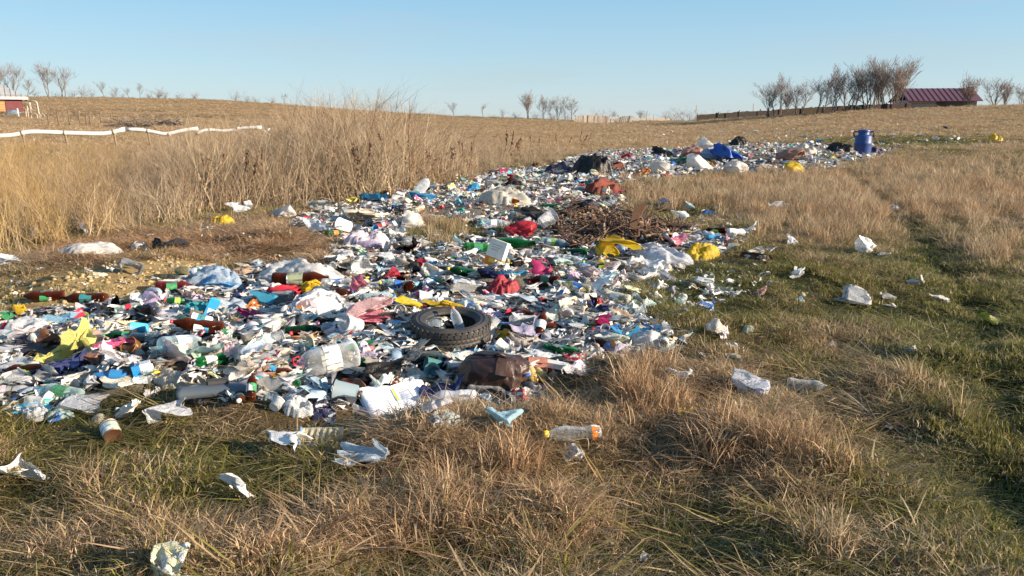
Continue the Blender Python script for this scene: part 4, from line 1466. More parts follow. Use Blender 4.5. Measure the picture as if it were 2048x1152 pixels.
zp = [zp[0]] + [tuple((np.array(zp[i - 1]) + np.array(zp[i]) + np.array(zp[i + 1])) / 3 + np.array([0, 0, .004])) for i in range(1, 10)] + [zp[10]]
add('zip', MB().tube(zp, .006, 6).build('holdall_zip', M['metal'], True), lb, colour=(.10, .07, .05))
hd = [(w * (.02 + .022 * q), -w * .10 - .03 * math.sin(q / 8 * 3.14), top_of(w * (.02 + .022 * q), -w * .1) + .012 + .02 * math.sin(q / 8 * 3.14)) for q in range(9)]
add('handle', MB().tube(hd, .008, 6).build('holdall_handle', M['leather'], True), lb, colour=(.04, .016, .012))
sr = [(w * .46, w * .1, .05), (w * .52, -.02, .02), (w * .47, -w * .25, .012), (w * .38, -w * .36, .01), (w * .2, -w * .38, .02), (w * .05, -w * .34, .03)]
add('strap', MB().tube(sr, .010, 6).build('holdall_strap', M['leather'], True), lb, colour=(.03, .014, .012))
pk = MB()
for q in range(6):
    for r_ in range(5):
        xx, yy = w * (.10 + .05 * q), -w * (.10 + .045 * r_)
        pk.v.append((xx, yy - .008, top_of(xx, yy) * .98 + .008))
pk.f = grid_faces(6, 5)
add('pocket', pk.build('holdall_pocket', M['leather'], True), lb, colour=(.045, .018, .013))

# --- open notebook
x, y, z, mp = at(795, 820)
w = 146 * mp
HEROES += [(x, y, w * .55), (x + .1, y - .12, w * .5), (x - .12, y - .1, w * .45)]
nb = add('notebook', None, loc=(x, y, z + .04), rot=(R_(13), R_(2), R_(26)))
tag(nb, 'large open white notebook with blue cover lying face up in the grass edge', 'notebook')
for s, nm in ((-1, 'page_block'), (1, 'page_block')):
    mb = MB()
    n1 = 9
    for lev in (0, 1):
        for i in range(n1):
            t = i / (n1 - 1)
            for jx in (-1, 0, 1):
                xx = s * t * w * .46
                zz = .035 * math.sin(t * 2.6) * (1.0 if s > 0 else .7) + .006 + (.016 if lev else 0) + .006 * math.sin(jx * 2 + t * 5)
                mb.v.append((xx + .004 * jx, jx * w * .36, zz))
    N_ = n1 * 3
    for i in range(n1 - 1):
        for jx in range(2):
            a0 = i * 3 + jx
            mb.f += [(N_ + a0, N_ + a0 + 3, N_ + a0 + 4, N_ + a0 + 1), (a0, a0 + 1, a0 + 4, a0 + 3)]
        for jx in (0, 2):
            a0 = i * 3 + jx
            mb.f.append((a0, a0 + 3, N_ + a0 + 3, N_ + a0))
    for i in (0, n1 - 1):
        for jx in range(2):
            a0 = i * 3 + jx
            mb.f.append((a0, a0 + 1, N_ + a0 + 1, N_ + a0))
    add(nm, mb.build('notebook_pages', M['paper'], True), nb, colour=(.84, .85, .88))
cv = MB()
for i in range(11):
    t = i / 5 - 1
    for jx in (-1, 1):
        cv.v.append((t * w * .48, jx * w * .375, .035 * math.sin(abs(t) * 2.6) * .9 - .006))
cv.f = grid_faces(11, 2)
add('cover', cv.build('notebook_cover', M['hard'], True), nb, colour=(.20, .38, .66))
ln = MB()
for s in (-1, 1):
    for q in range(12):
        yy = -w * .30 + q * w * .05
        for i in range(6):
            t0, t1 = .12 + i * .13, .12 + i * .13 + .11
            za, zb_ = (.035 * math.sin(t * 2.6) * (1.0 if s > 0 else .7) + .0232 + .006 * abs(math.sin(2 + t * 5)) * 0 + .0045 for t in (t0, t1))
            if rnd.random() < .75:
                k0 = len(ln.v)
                ln.v += [(s * t0 * w * .46, yy, za), (s * t1 * w * .46, yy, zb_), (s * t1 * w * .46, yy + .004, zb_), (s * t0 * w * .46, yy + .004, za)]
                ln.f.append((k0, k0 + 1, k0 + 2, k0 + 3))
add('handwriting', ln.build('notebook_lines', M['paper'], False), nb, colour=(.55, .60, .70))
add('bookmark', MB().box((.0, w * .1, .036), (.012, w * .3, .003)).build('notebook_bookmark', M['paper'], False), nb, colour=(.75, .8, .1))

# --- bottles that stand out: px, py, length px, style, crush, angle deg, tilt deg, colour, cap, label colour, description
def hb(px_, py_, len_px, style, cr, ang, tilt, col, cap, lab, label, **kw):
    x, y, z, mp = at(px_, py_)
    L = max(p[1] for p in PROF[style][0])
    HEROES.append((x, y, len_px * mp * .38))
    c = lambda q: None if q is None else (C[q] if isinstance(q, str) else q)
    if 'roll' not in kw:
        kw['roll'] = rnd.uniform(-.5, .5)
    return put_bottle(x, y, z, style, cr, len_px * mp / L, R_(ang), R_(tilt), c(col), c(cap), c(lab), label, **kw)
bb = hb(655, 752, 128, 'big', 0, 205, 6, 'clear', 'red', (.75, .73, .68), 'large clear ribbed water bottle with red cap at the grass edge')
ms, L, rad = bottle_proto('big', 0)
add('carry_handle', MB().tube([(L / 2 - .06, 0, .035), (L / 2 - .03, 0, .055), (L / 2 - .005, 0, .05), (L / 2 + .004, 0, .02)], .006, 6).build('carry_handle', M['hard'], True), bb, colour=C['red'])
bz = (.17, .042, .016)
hb(88, 602, 74, 'pet', 1, 200, -4, bz, 'black', 'green', 'brown bottle with bright green label half sunk in the clay mound')
hb(172, 606, 84, 'pet', 1, 182, 0, bz, None, 'teal', 'brown bottle with teal label lying below the clay mound')
hb(350, 582, 70, 'pet', 1, 25, 5, (.30, .05, .05), None, 'green', 'brown red bottle with green label against the side of the clay mound')
hb(602, 570, 110, 'pet', 1, 5, 0, bz, None, (.3, .33, .2), 'brown bottle with pale label lying against the big white sack')
hb(680, 574, 72, 'pet', 1, 5, 0, 'clear', None, 'blue', 'crushed clear bottle with bright blue label next to the yellow bag')
hb(1082, 676, 66, 'pet', 0, 75, -38, bz, None, 'teal', 'brown bottle with teal label propped upright beside the tyre')
hb(1088, 572, 66, 'pet', 0, 155, 3, bz, None, 'dark_green', 'brown bottle with dark green label in the open white litter')
hb(505, 800, 62, 'pet', 0, 100, -40, bz, None, 'green', 'brown bottle with shiny green label stuck neck down in grass')
hb(672, 787, 56, 'pet', 1, 8, 0, (.04, .30, .12), None, 'green', 'crushed green bottle with label beside the open notebook')
hb(722, 778, 78, 'pet', 1, 10, 4, (.34, .06, .04), 'red', None, 'crushed brown red bottle with red cap above the notebook')
hb(437, 728, 88, 'glass', 0, 42, 0, (.03, .36, .10), None, (.7, .7, .6), 'green glass bottle lying between the red wrapper and the grass')
hb(1146, 884, 112, 'waist', 0, 190, -3, 'clear', 'yellow', 'orange', 'clear waisted bottle with yellow cap and orange label in dry grass')
hb(1613, 778, 74, 'water', 1, -22, 0, 'clear', None, None, 'crushed clear capless bottle alone in the green grass')
hb(960, 508, 64, 'pet', 0, 15, 5, (.10, .45, .15), None, 'green', 'green bottle with shiny label beside the printed carton')
hb(1110, 494, 62, 'pet', 1, -28, 4, (.5, .72, .82), None, 'lime', 'pale blue bottle with lime label beside the wood chips')
hb(1140, 530, 58, 'pet', 0, -25, 3, 'clear', 'lime', 'lime', 'clear bottle with lime cap and label on the white flakes')
hb(990, 458, 60, 'water', 0, 8, 2, (.62, .76, .88), None, 'white', 'pale blue bottle with white label beside the red bags')
hb(1032, 496, 80, 'glass', 0, 2, 0, (.02, .24, .08), None, None, 'dark green glass bottle lying above the printed carton')
hb(888, 610, 58, 'pet', 1, 10, 4, 'clear', 'white', 'white', 'clear bottle with white label behind the long yellow bag')
hb(735, 495, 62, 'water', 1, -15, 0, (.7, .68, .8), None, None, 'lilac tinted crushed bottle by the lavender cloth')
hb(835, 492, 52, 'pet', 1, 15, 0, 'clear', None, None, 'clear crushed bottle beside the grassy tuft in the litter')
hb(978, 790, 84, 'pet', 1, -4, 0, 'clear', None, None, 'clear dented bottle lying below the leather holdall')
hb(905, 812, 96, 'jug', 0, 178, 2, (.55, .58, .62), None, 'white', 'grey tubular bottle with white label beside the notebook')
hb(760, 770, 46, 'jug', 0, 95, -62, (.72, .73, .72), 'white', None, 'white squeeze bottle standing upright behind the notebook')
hb(1474, 472, 42, 'jug', 0, 12, 4, 'white', 'white', 'sky', 'white bottle with blue swirl label at the edge of the straw')
hb(1430, 480, 32, 'jug', 0, 0, 0, 'sky', None, None, 'small bright blue bottle beside the white swirl bottle')
hb(1385, 478, 46, 'water', 2, 10, 0, (.75, .8, .85), None, None, 'flattened clear bottle lying by the blue bottle')
hb(300, 682, 70, 'water', 1, 20, 3, 'clear', 'white', None, 'clear crushed bottle in front of the cream paper pile')
hb(592, 690, 76, 'small', 1, 12, 0, (.55, .52, .4), None, 'orange', 'bottle with bright orange label among grey scraps')
hb(497, 700, 52, 'pet', 1, 30, 8, (.03, .22, .08), 'red', 'green', 'dark green bottle with red cap near the orange labelled bottle')
hb(705, 622, 70, 'pet', 1, -10, 0, 'clear', None, 'white', 'clear bottle lying under the pink and white bag')
hb(800, 655, 60, 'water', 1, -30, 0, 'clear', None, 'sky', 'clear bottle with blue label beside the tyre')
hb(1055, 655, 78, 'pet', 1, 35, 10, 'clear', None, None, 'clear crushed bottle poking up past the tyre')
hb(880, 742, 46, 'water', 0, 70, -30, (.4, .66, .68), None, 'teal', 'teal labelled bottle stub below the tyre tread')
hb(1012, 780, 56, 'jug', 0, 5, 0, 'blue', None, 'blue', 'blue bottle lying below the leather holdall')
hb(560, 590, 60, 'pet', 2, 20, 0, (.55, .62, .70), None, None, 'flattened grey blue bottle beside the red cloth')
hb(850, 440, 50, 'water', 1, 10, 0, 'clear', None, None, 'clear bottle among the pale bags by the dry weeds')
hb(1105, 418, 44, 'pet', 1, 0, 0, (.05, .25, .12), None, None, 'dark green bottle near the dark hole in the wood chips')
hb(845, 398, 50, 'big', 0, 60, -35, (.75, .8, .85), None, None, 'clear jug tilted up against the dry weeds')
hb(1020, 408, 38, 'small', 0, -10, 0, 'amber', None, 'lime', 'small amber bottle with lime label on the cream sheet')

# --- bags and sheets that stand out
Y = 'yellow'
bag(445, 449, 52, .42, Y, 'round yellow bag resting on straw below the weeds', 'drape', 12)
bag(46, 636, 60, .42, Y, 'yellow bag folded at the foot of the clay mound', 'sheet', 40)
bag(126, 718, 96, .95, 'lemon', 'big pale lemon bag standing open like petals', 'sheet', 55, d=.7)
bag(168, 712, 66, .85, 'lemon', 'smaller pale lemon bag flap leaning on the dark plastic strip', 'sheet', 58, d=.6)
bag(622, 584, 50, .62, Y, 'bunched yellow bag under the big white sack', 'puff', 61)
bag(890, 622, 96, .34, Y, 'long flat yellow bag behind the tyre', 'sheet', 64, d=.5)
bag(832, 606, 30, .5, Y, 'small yellow bag at the end of the long yellow one', 'small', 65)
bag(1236, 521, 92, .55, Y, 'ruffled yellow bag beside the wood chips', 'sheet', 72, d=.6)
bag(1402, 516, 84, .4, Y, 'yellow bag lying under a white sheet at the grass edge', 'drape', 72, d=.6)
bag(1585, 349, 42, .62, Y, 'round yellow bag at the near side of the far heap', 'puff', 73)
bag(1418, 334, 18, .6, Y, 'small yellow bag on the white heap in front of the blue tarp', 'puff3', 74)
bag(1478, 336, 26, .4, Y, 'flat yellow bag between the blue tarp and round yellow bag', 'drape', 75)
bag(1990, 282, 30, .5, Y, 'yellow bag alone on the green strip far past the barrel', 'drape', 76)
bag(1010, 678, 48, .5, Y, 'yellow bag squeezed between tyre and brown bottle', 'puff', 78)
bag(735, 806, 52, .42, (.45, .30, .02), 'dark yellow bag tucked beside the notebook', 'sheet', 79)
bag(610, 556, 186, .24, (.86, .85, .82), 'biggest white sack stretched out above the brown bottle', 'drape', 83, d=.5, rz=-.1, tilt=(.24, .1), sink=.03)
bag(183, 502, 118, .17, 'white', 'white sheet lying on brown straw by the weeds', 'drape', 82, d=.55, rz=.3)
bag(1705, 604, 70, .52, 'white', 'big puffy white bag alone on the green turf', 'puff', 83, d=.6)
bag(1775, 598, 36, .5, 'white', 'white bag just beside the big puffy one', 'sheet', 84)
bag(1780, 612, 26, .4, 'white', 'little white scrap in front of the pair of white bags', 'small', 85, cat='plastic scrap', name='plastic_scrap')
bag(1830, 568, 38, .6, 'white', 'pointed white bag on the green turf by the trodden path', 'sheet', 86)
bag(1588, 556, 36, .8, 'clear', 'upright crinkled white film in short turf', 'sheet', 87, mkey='film')
bag(1735, 502, 50, .62, 'clear', 'clear bag caught in the tall straw', 'puff', 88, mkey='clear')
bag(1765, 512, 30, .4, 'white', 'white scrap trailing from the clear bag', 'small', 89, cat='plastic scrap', name='plastic_scrap')
bag(1555, 420, 38, .5, 'white', 'white bag in the tall straw', 'sheet', 90)
bag(1580, 488, 34, .65, 'clear', 'clear puffed bag at the foot of the tall straw', 'puff3', 91, mkey='clear')
bag(1786, 420, 26, .5, 'white', 'white bag lying on the dark trodden path', 'drape', 92)
bag(1878, 604, 42, .42, 'white', 'torn white scrap near the yellow wrapper on turf', 'sheet', 93)
bag(1430, 668, 42, .85, (.75, .68, .62), 'upright see-through bag on the turf', 'puff', 94, mkey='clear')
bag(1500, 785, 76, .62, (.72, .76, .84), 'torn pale blue white bag in the turf', 'sheet', 95)
bag(1525, 742, 34, .6, (.72, .62, .52), 'twisted cream film just above the torn bag', 'small', 96)
bag(1665, 695, 22, .8, 'white', 'small white knot of film in the turf', 'puff3', 97)
bag(1818, 708, 26, .95, 'white', 'upright white film with a blue tip in the turf', 'sheet', 98)
bag(1356, 754, 52, .5, 'clear', 'crumpled grey film by the dry clump', 'sheet', 99, mkey='film')
bag(1408, 575, 60, .4, 'clear', 'see-through sheet crumpled on the turf', 'sheet', 100, mkey='film')
bag(1292, 698, 62, .75, (.75, .74, .72), 'knotted translucent bag at the edge of the white litter', 'puff', 101)
bag(1310, 716, 70, .42, (.78, .74, .70), 'flattened white bag at the tip of the litter', 'sheet', 102)
bag(1302, 668, 76, .42, 'sky', 'bright blue and white printed packet at the litter edge', 'sheet', 103, mkey='print', name='packet', cat='packet')
bag(1362, 684, 56, .35, 'pale_blue', 'pale blue printed film next to the bright blue packet', 'sheet', 104, mkey='print', name='packet', cat='packet')
bag(1275, 600, 32, .5, 'pale_blue', 'pale blue knotted bag on the turf edge', 'puff3', 105)
bag(1520, 588, 32, .6, (.72, .42, .38), 'pinkish film cup lying in the turf', 'puff3', 106, mkey='clear')
bag(1510, 528, 58, .45, 'brown', 'brown wrapper tangled with white film on the turf', 'sheet', 107, mkey='print', name='wrapper', cat='wrapper')
bag(1508, 510, 40, .55, 'white', 'white crinkled bag above the brown wrapper', 'sheet', 108)
bag(1330, 520, 120, .22, (.72, .74, .80), 'pale sheet spread under the yellow bag', 'drape', 109, d=.6)
bag(1290, 512, 66, .55, 'clear', 'heap of clear plastic beside the ruffled yellow bag', 'puff', 110, mkey='clear')
bag(1310, 548, 60, .5, 'clear', 'clear tub shaped bag on the turf edge', 'puff', 111, mkey='clear')
bag(1265, 535, 80, .4, 'white', 'white crumpled bag in front of the ruffled yellow bag', 'sheet', 112)
R1 = 'red'
bag(570, 604, 76, .52, R1, 'crumpled red cloth bag in front of the big white sack', 'sheet', 120, mkey='cloth', name='red_cloth', cat='cloth')
bag(1040, 470, 66, .5, R1, 'bright red bag above the green bottle', 'puff', 121)
bag(1010, 446, 30, .5, R1, 'small red scrap near the pale blue bottle', 'small', 122, cat='plastic scrap', name='plastic_scrap')
bag(1005, 584, 74, .5, (.50, .05, .07), 'dark pink bag above the big white litter', 'drape', 123, d=.8)
bag(1070, 548, 72, .4, 'magenta', 'pink bag lying flat near the brown bottle', 'sheet', 124)
bag(840, 535, 34, .8, (.40, .02, .05), 'dark red pointed scrap on the black bag', 'small', 125, cat='plastic scrap', name='plastic_scrap')
bag(740, 636, 92, .62, (.80, .55, .58), 'pink and white shopping bag behind the tyre', 'puff', 126)
bag(740, 640, 80, .3, 'pink', 'pink film crumpled under the pink and white bag', 'sheet', 127)
bag(230, 700, 86, .38, 'magenta', 'magenta and blue packet behind the dark plastic strip', 'sheet', 128, mkey='print', name='packet', cat='packet')
bag(403, 709, 52, .3, (.65, .05, .04), 'red wrapper above the green glass bottle', 'drape', 129, d=.4)
bag(380, 718, 40, .4, 'green', 'green wrapper beside the red one', 'sheet', 130)
bag(375, 736, 40, .4, 'red', 'dark red scrap under the green wrapper', 'small', 131, cat='plastic scrap', name='plastic_scrap')
bag(1150, 722, 52, .42, 'red', 'red film at the edge of the dry clump', 'sheet', 132, mkey='print')
bag(1110, 690, 30, .55, 'white', 'white foam cup piece under the brown upright bottle', 'lump', 133, name='foam_piece', cat='foam')
bag(1218, 545, 26, .4, 'magenta', 'small pink lid shaped scrap on white flakes', 'drape', 134, cat='plastic scrap', name='plastic_scrap')
bag(1350, 490, 56, .45, 'pink', 'pink and white wrapper below the wood chips', 'sheet', 135, mkey='print', name='wrapper', cat='wrapper')
bag(1270, 440, 24, .8, R1, 'red scrap caught beside the broken boards', 'small', 136, cat='plastic scrap', name='plastic_scrap')
bag(948, 387, 30, .75, 'sky', 'bright blue tied bag at the weed edge', 'puff', 140)
bag(748, 404, 58, .42, 'sky', 'bright blue sheet under the dry weeds', 'sheet', 141)
bag(845, 402, 56, .3, 'sky', 'blue film below the tilted clear jug', 'sheet', 142)
bag(445, 575, 70, .5, (.12, .40, .72), 'blue bag with pale sheet beside the big white sack', 'sheet', 143)
bag(430, 570, 110, .38, (.40, .52, .66), 'pale blue quilted sheet beside the big white sack', 'drape', 144, d=.6)
bag(640, 718, 62, .55, 'sky', 'bright blue bag behind the large ribbed bottle', 'puff', 145)
bag(600, 736, 62, .3, (.06, .40, .66), 'flat blue plastic piece by the ribbed bottle', 'drape', 146, d=.5)
bag(1010, 655, 70, .3, 'blue', 'blue printed film behind the tyre', 'sheet', 147, mkey='print')
bag(795, 615, 36, .55, 'blue', 'deep blue bag above the yellow bag', 'sheet', 148)
bag(120, 650, 80, .4, (.25, .50, .68), 'blue grey translucent film below the clay mound', 'sheet', 149, mkey='clear')
bag(975, 560, 60, .5, 'navy', 'dark navy bag beside the printed carton', 'sheet', 150)
bag(990, 578, 54, .35, 'blue', 'blue film beside the dark pink bag', 'sheet', 151)
bag(325, 505, 46, .75, 'black', 'black glossy bag on the straw by the weeds', 'puff', 160)
bag(362, 498, 60, .4, (.05, .05, .055), 'dark torn film beside the black glossy bag', 'sheet', 161)
bag(822, 550, 56, .5, 'black', 'black bag under the dark red scrap', 'puff', 162)
bag(1185, 348, 88, .5, 'black', 'large black sack slumped at the near end of the far heap', 'drape', 163, d=.8)
bag(1118, 350, 52, .55, (.03, .035, .10), 'dark navy bag next to the large black sack', 'sheet', 164)
bag(1060, 440, 70, .4, (.03, .03, .035), 'black crinkled film near the clear cup', 'sheet', 165)
bag(1165, 425, 56, .5, (.02, .022, .06), 'dark blue black bag on the wood chips', 'sheet', 166)
bag(845, 720, 70, .4, (.10, .13, .17), 'dark grey film beside the tyre', 'sheet', 167)
bag(70, 700, 90, .3, (.05, .06, .09), 'dark grey film beside the lemon bag', 'sheet', 168)
bag(280, 500, 36, .5, 'white', 'white foam lump beside the black glossy bag', 'lump', 169, name='foam_piece', cat='foam')
bag(1280, 356, 40, .58, (.52, .20, .05), 'rust orange bag in front of the black sack', 'puff', 170)
bag(1384, 315, 44, .6, (.60, .33, .24), 'salmon pink sack on the far heap beside the blue tarp', 'puff', 171)
bag(1580, 321, 58, .45, (.42, .24, .17), 'tan sack on the far heap behind the round yellow bag', 'puff', 172)
bag(1458, 318, 78, .42, 'blue', 'big blue tarp bundle on top of the far heap', 'puff', 173, name='tarp', cat='tarp')
bag(1425, 317, 56, .4, (.38, .48, .64), 'grey blue sack beside the blue tarp', 'puff', 174)
bag(1415, 302, 56, .5, 'white', 'white sack behind the blue tarp', 'puff', 175)
bag(1608, 308, 50, .42, (.75, .66, .56), 'cream sack behind the tan sack', 'drape', 176)
bag(1400, 340, 64, .5, 'white', 'white bag pile in front of the blue tarp', 'puff', 177)
bag(1468, 346, 52, .55, 'white', 'white bag on the near slope of the far heap', 'puff', 178)
bag(1360, 330, 50, .4, (.05, .25, .18), 'green and white film on the far heap', 'sheet', 179, mkey='print')
bag(1478, 292, 40, .5, 'black', 'black bag at the back of the far heap', 'drape', 180)
bag(1680, 305, 60, .35, 'black', 'dark bag by the foot of the barrel', 'drape', 181)
bag(1752, 306, 30, .45, (.04, .03, .14), 'dark purple bag right behind the barrel', 'drape', 182)
bag(1320, 312, 40, .5, 'black', 'black bag at the middle of the far heap', 'sheet', 183)
bag(1252, 320, 40, .35, R1, 'red film on the far heap', 'sheet', 184)
bag(1320, 345, 60, .45, 'white', 'white bag beside the rust orange bag', 'sheet', 185)
bag(1345, 318, 36, .5, (.05, .05, .06), 'black and white bag on the far heap ridge', 'sheet', 186, mkey='print')
bag(1205, 384, 86, .34, (.19, .055, .04), 'reddish brown blanket below the black sack', 'drape', 190, mkey='cloth', name='blanket', cat='blanket', d=.8)
bag(1240, 390, 40, .3, (.28, .05, .06), 'dark red cloth end beside the blanket', 'sheet', 191, mkey='cloth', name='cloth', cat='cloth')
bag(1216, 395, 26, .9, (.66, .62, .52), 'upright pale card beside the brown blanket', 'flat', 192, mkey='paper', name='card', cat='card')
bag(735, 490, 100, .32, (.60, .50, .54), 'lavender patterned cloth below the cream rags', 'drape', 193, mkey='cloth', name='cloth', cat='cloth', d=.7)
bag(730, 445, 100, .34, (.66, .58, .46), 'cream rags heaped by the weeds', 'sheet', 194, mkey='cloth', name='rag', cat='rag')
bag(1010, 405, 110, .3, (.70, .66, .56), 'long cream sheet in the middle of the upper litter', 'drape', 195, d=.5)
bag(985, 398, 40, .6, 'white', 'white bag beside the bright blue tied bag', 'sheet', 196)
bag(785, 505, 44, .7, 'white', 'smooth white bag beside the grassy tuft', 'drape', 197)
bag(825, 452, 56, .6, 'white', 'white bag above the grassy tuft', 'puff', 198)
bag(480, 425, 46, .55, 'clear', 'crinkled clear bag under the weeds', 'sheet', 199, mkey='film')
bag(568, 432, 52, .5, 'white', 'white puffed bag under the weeds', 'puff', 200)
bag(640, 418, 62, .4, (.55, .55, .50), 'grey film bag beside the white puffed bag', 'sheet', 201, mkey='film')
bag(705, 410, 24, .8, 'lemon', 'small lemon carton under the weeds', 'small', 202, name='carton', cat='carton', mkey='paper')
bag(630, 463, 70, .36, (.72, .78, .84), 'white and pale blue film on the straw', 'sheet', 203, mkey='film')
bag(65, 480, 36, .8, 'clear', 'crinkled white film caught low in the golden weeds', 'sheet', 204)
bag(175, 470, 34, .9, 'clear', 'upright crinkled film caught in the weeds behind the white sheet', 'sheet', 205)
bag(15, 530, 52, .5, 'clear', 'grey clear bag at the foot of the golden weeds', 'puff', 206, mkey='clear')
bag(270, 545, 64, .5, (.42, .42, .40), 'grey film bag on top of the clay mound', 'sheet', 207, mkey='film')
bag(195, 553, 34, .4, (.62, .56, .40), 'cream lid shaped scrap on the clay mound', 'small', 208, mkey='paper', name='paper_scrap', cat='paper')
bag(230, 655, 90, .32, (.66, .56, .36), 'cream torn paper pile under the clay mound', 'sheet', 209, mkey='paper', name='paper_pile', cat='paper')
bag(275, 612, 60, .45, (.55, .53, .55), 'grey folded sheet above the cream paper pile', 'flat', 210, mkey='paper', name='paper_sheet', cat='paper')
bag(60, 668, 110, .34, 'clear', 'wide clear film sheet next to the bright yellow film flower', 'drape', 211, mkey='clear')
bag(75, 690, 40, .75, 'white', 'white bag beside the wide clear film sheet', 'puff', 212)
bag(95, 652, 26, .5, Y, 'small bright yellow flower of film above the lemon bag', 'small', 213, cat='plastic scrap', name='plastic_scrap')
bag(100, 775, 72, .62, 'white', 'white bag with a twisted peak beside the black shoe sole', 'sheet', 214)
bag(45, 775, 90, .4, 'white', 'white crumpled bag on the turf edge past the peaked bag', 'sheet', 215)
bag(165, 762, 70, .45, 'white', 'angular white bag in front of the dark plastic strip', 'sheet', 216)
bag(345, 762, 90, .3, (.70, .67, .60), 'flat white bag at the turf edge', 'drape', 217)
bag(70, 830, 70, .36, 'clear', 'grey clear bag on the green turf below the shoe sole', 'drape', 218, mkey='clear')
bag(170, 812, 100, .25, (.6, .62, .66), 'clear film in front of the shoe sole', 'sheet', 219, mkey='clear')
bag(235, 772, 80, .3, 'cream', 'cream packet beneath the blue slipper', 'sheet', 220, mkey='print', name='packet', cat='packet')
bag(640, 630, 110, .5, (.76, .78, .82), 'large white bag with rolled end in front of the red cloth bag', 'puff', 221)
bag(560, 645, 70, .3, (.80, .80, .79), 'white rolled sheet in front of the red cloth bag', 'drape', 222, d=.4)
bag(455, 622, 96, .3, (.50, .60, .68), 'grey blue tray shaped sheet by the blue carton', 'drape', 223, d=.6)
bag(870, 550, 60, .5, 'white', 'white bag below the black bag', 'puff', 224)
bag(840, 580, 56, .45, (.35, .62, .72), 'turquoise film below the black bag', 'sheet', 225)
bag(935, 585, 80, .4, 'white', 'white carton wrapper near the dark pink bag', 'sheet', 226, mkey='print', name='wrapper', cat='wrapper')
bag(725, 545, 60, .6, 'clear', 'clear puffed bag beside the end of the big white sack', 'puff', 227, mkey='clear')
bag(1045, 695, 62, .62, (.60, .53, .46), 'beige translucent bag between the tyre and the brown bottle', 'puff', 228)
bag(1090, 722, 84, .3, (.7, .74, .70), 'green and white printed film beside the holdall', 'sheet', 229, mkey='print')
bag(1125, 730, 56, .3, 'green', 'green wrapper beside the holdall', 'sheet', 230, mkey='print', name='wrapper', cat='wrapper')
bag(1160, 755, 70, .5, (.70, .66, .72), 'white and purple bag in the dry clump', 'sheet', 231, mkey='print')
bag(985, 818, 52, .55, 'white', 'crinkled white bag below the grey tubular bottle', 'puff', 232)
bag(1035, 795, 34, .6, R1, 'crushed red and white drink can wrapper by the blue bottle', 'puff3', 233, mkey='print', name='wrapper', cat='wrapper')
bag(1085, 805, 50, .42, 'pale_blue', 'pale blue film at the foot of the dry clump', 'sheet', 234)
bag(595, 820, 76, .42, 'clear', 'grey clear bag in front of the notebook at the turf edge', 'drape', 235, mkey='clear')
bag(560, 805, 70, .42, (.55, .62, .66), 'clear crumpled film beside the brown bottle in turf', 'sheet', 236, mkey='clear')
bag(640, 808, 50, .4, 'clear', 'clear torn cup shaped film near the green bottle', 'sheet', 237, mkey='clear')
bag(600, 800, 36, .5, (.75, .65, .60), 'white tag shaped scrap on the clear film', 'small', 238, mkey='paper', name='paper_scrap', cat='paper')
bag(935, 772, 34, 1.2, 'white', 'upright white bag in front of the holdall', 'puff', 239, d=.6)
bag(725, 828, 46, .4, (.6, .68, .76), 'clear scrap tucked by the notebook corner', 'sheet', 240, mkey='clear')
# foreground pieces
bag(55, 955, 92, .5, 'white', 'angular white paper in the foreground grass', 'flat', 250, mkey='paper', d=.7, name='paper_sheet', cat='paper', tilt=(.5, 0), sink=-.025)
bag(473, 1004, 82, .62, (.72, .70, .64), 'white carton piece with blue end in the foreground grass', 'sheet', 251, mkey='paper', name='carton_piece', cat='carton', sink=-.025)
bag(570, 904, 104, .36, 'white', 'white cloth rag in the grass below the tray', 'sheet', 252, mkey='cloth', name='rag', cat='rag', sink=-.025)
bag(340, 848, 96, .44, (.78, .78, .78), 'white twisted bag on the turf below the dark plastic panel', 'sheet', 253, sink=-.025)
bag(205, 852, 56, .55, (.45, .40, .30), 'brownish clear film on the turf', 'drape', 254, mkey='clear')
bag(728, 930, 116, .42, (.62, .72, .80), 'pale blue plastic sheet with a raised corner in grass', 'flat', 255, d=.6, tilt=(.25, 0), sink=-.025)
bag(1005, 858, 76, .48, (.42, .66, .75), 'torn pale turquoise plastic in the grass below the holdall', 'sheet', 256, sink=-.025)
bag(1145, 918, 46, .7, 'clear', 'clear crinkled film under the waisted bottle', 'puff3', 257, mkey='clear')
bag(350, 1150, 96, .75, (.70, .66, .42), 'crumpled wrapper with purple and yellow print at the near grass', 'sheet', 258, mkey='print', name='wrapper', cat='wrapper')
bag(262, 1158, 40, .5, (.7, .68, .6), 'small white scrap beside the purple printed wrapper', 'small', 259, cat='plastic scrap', name='plastic_scrap')
bag(497, 1072, 16, .8, 'pale_blue', 'tiny pale blue cap in the foreground grass', 'small', 260, name='plastic_scrap', cat='plastic scrap')
bag(1222, 1085, 30, .4, (.5, .55, .62), 'small pale film deep in the foreground grass', 'small', 261, name='plastic_scrap', cat='plastic scrap')
bag(1290, 1115, 30, .5, 'white', 'small white film deep in the grass', 'small', 262, name='plastic_scrap', cat='plastic scrap')
bag(1985, 648, 56, .55, (.72, .62, .05), 'yellow wrapper with blue corner on the path edge', 'flat', 263, tilt=(.5, 0), name='wrapper', cat='wrapper', mkey='print')
bag(1370, 830, 34, .6, (.75, .50, .03), 'small yellow and blue wrapper in the dry clump', 'flat', 264, tilt=(.5, 0), name='wrapper', cat='wrapper')
bag(1790, 858, 44, .35, (.35, .34, .33), 'grey film sunk in the grass by the path', 'sheet', 265)
bag(1460, 712, 52, .3, (.66, .62, .46), 'flat pale yellow green foam tray in the turf', 'flat', 266, d=.45, name='foam_tray', cat='tray')
bag(1408, 715, 24, .6, 'white', 'small white scrap near the foam tray', 'small', 267, name='plastic_scrap', cat='plastic scrap')

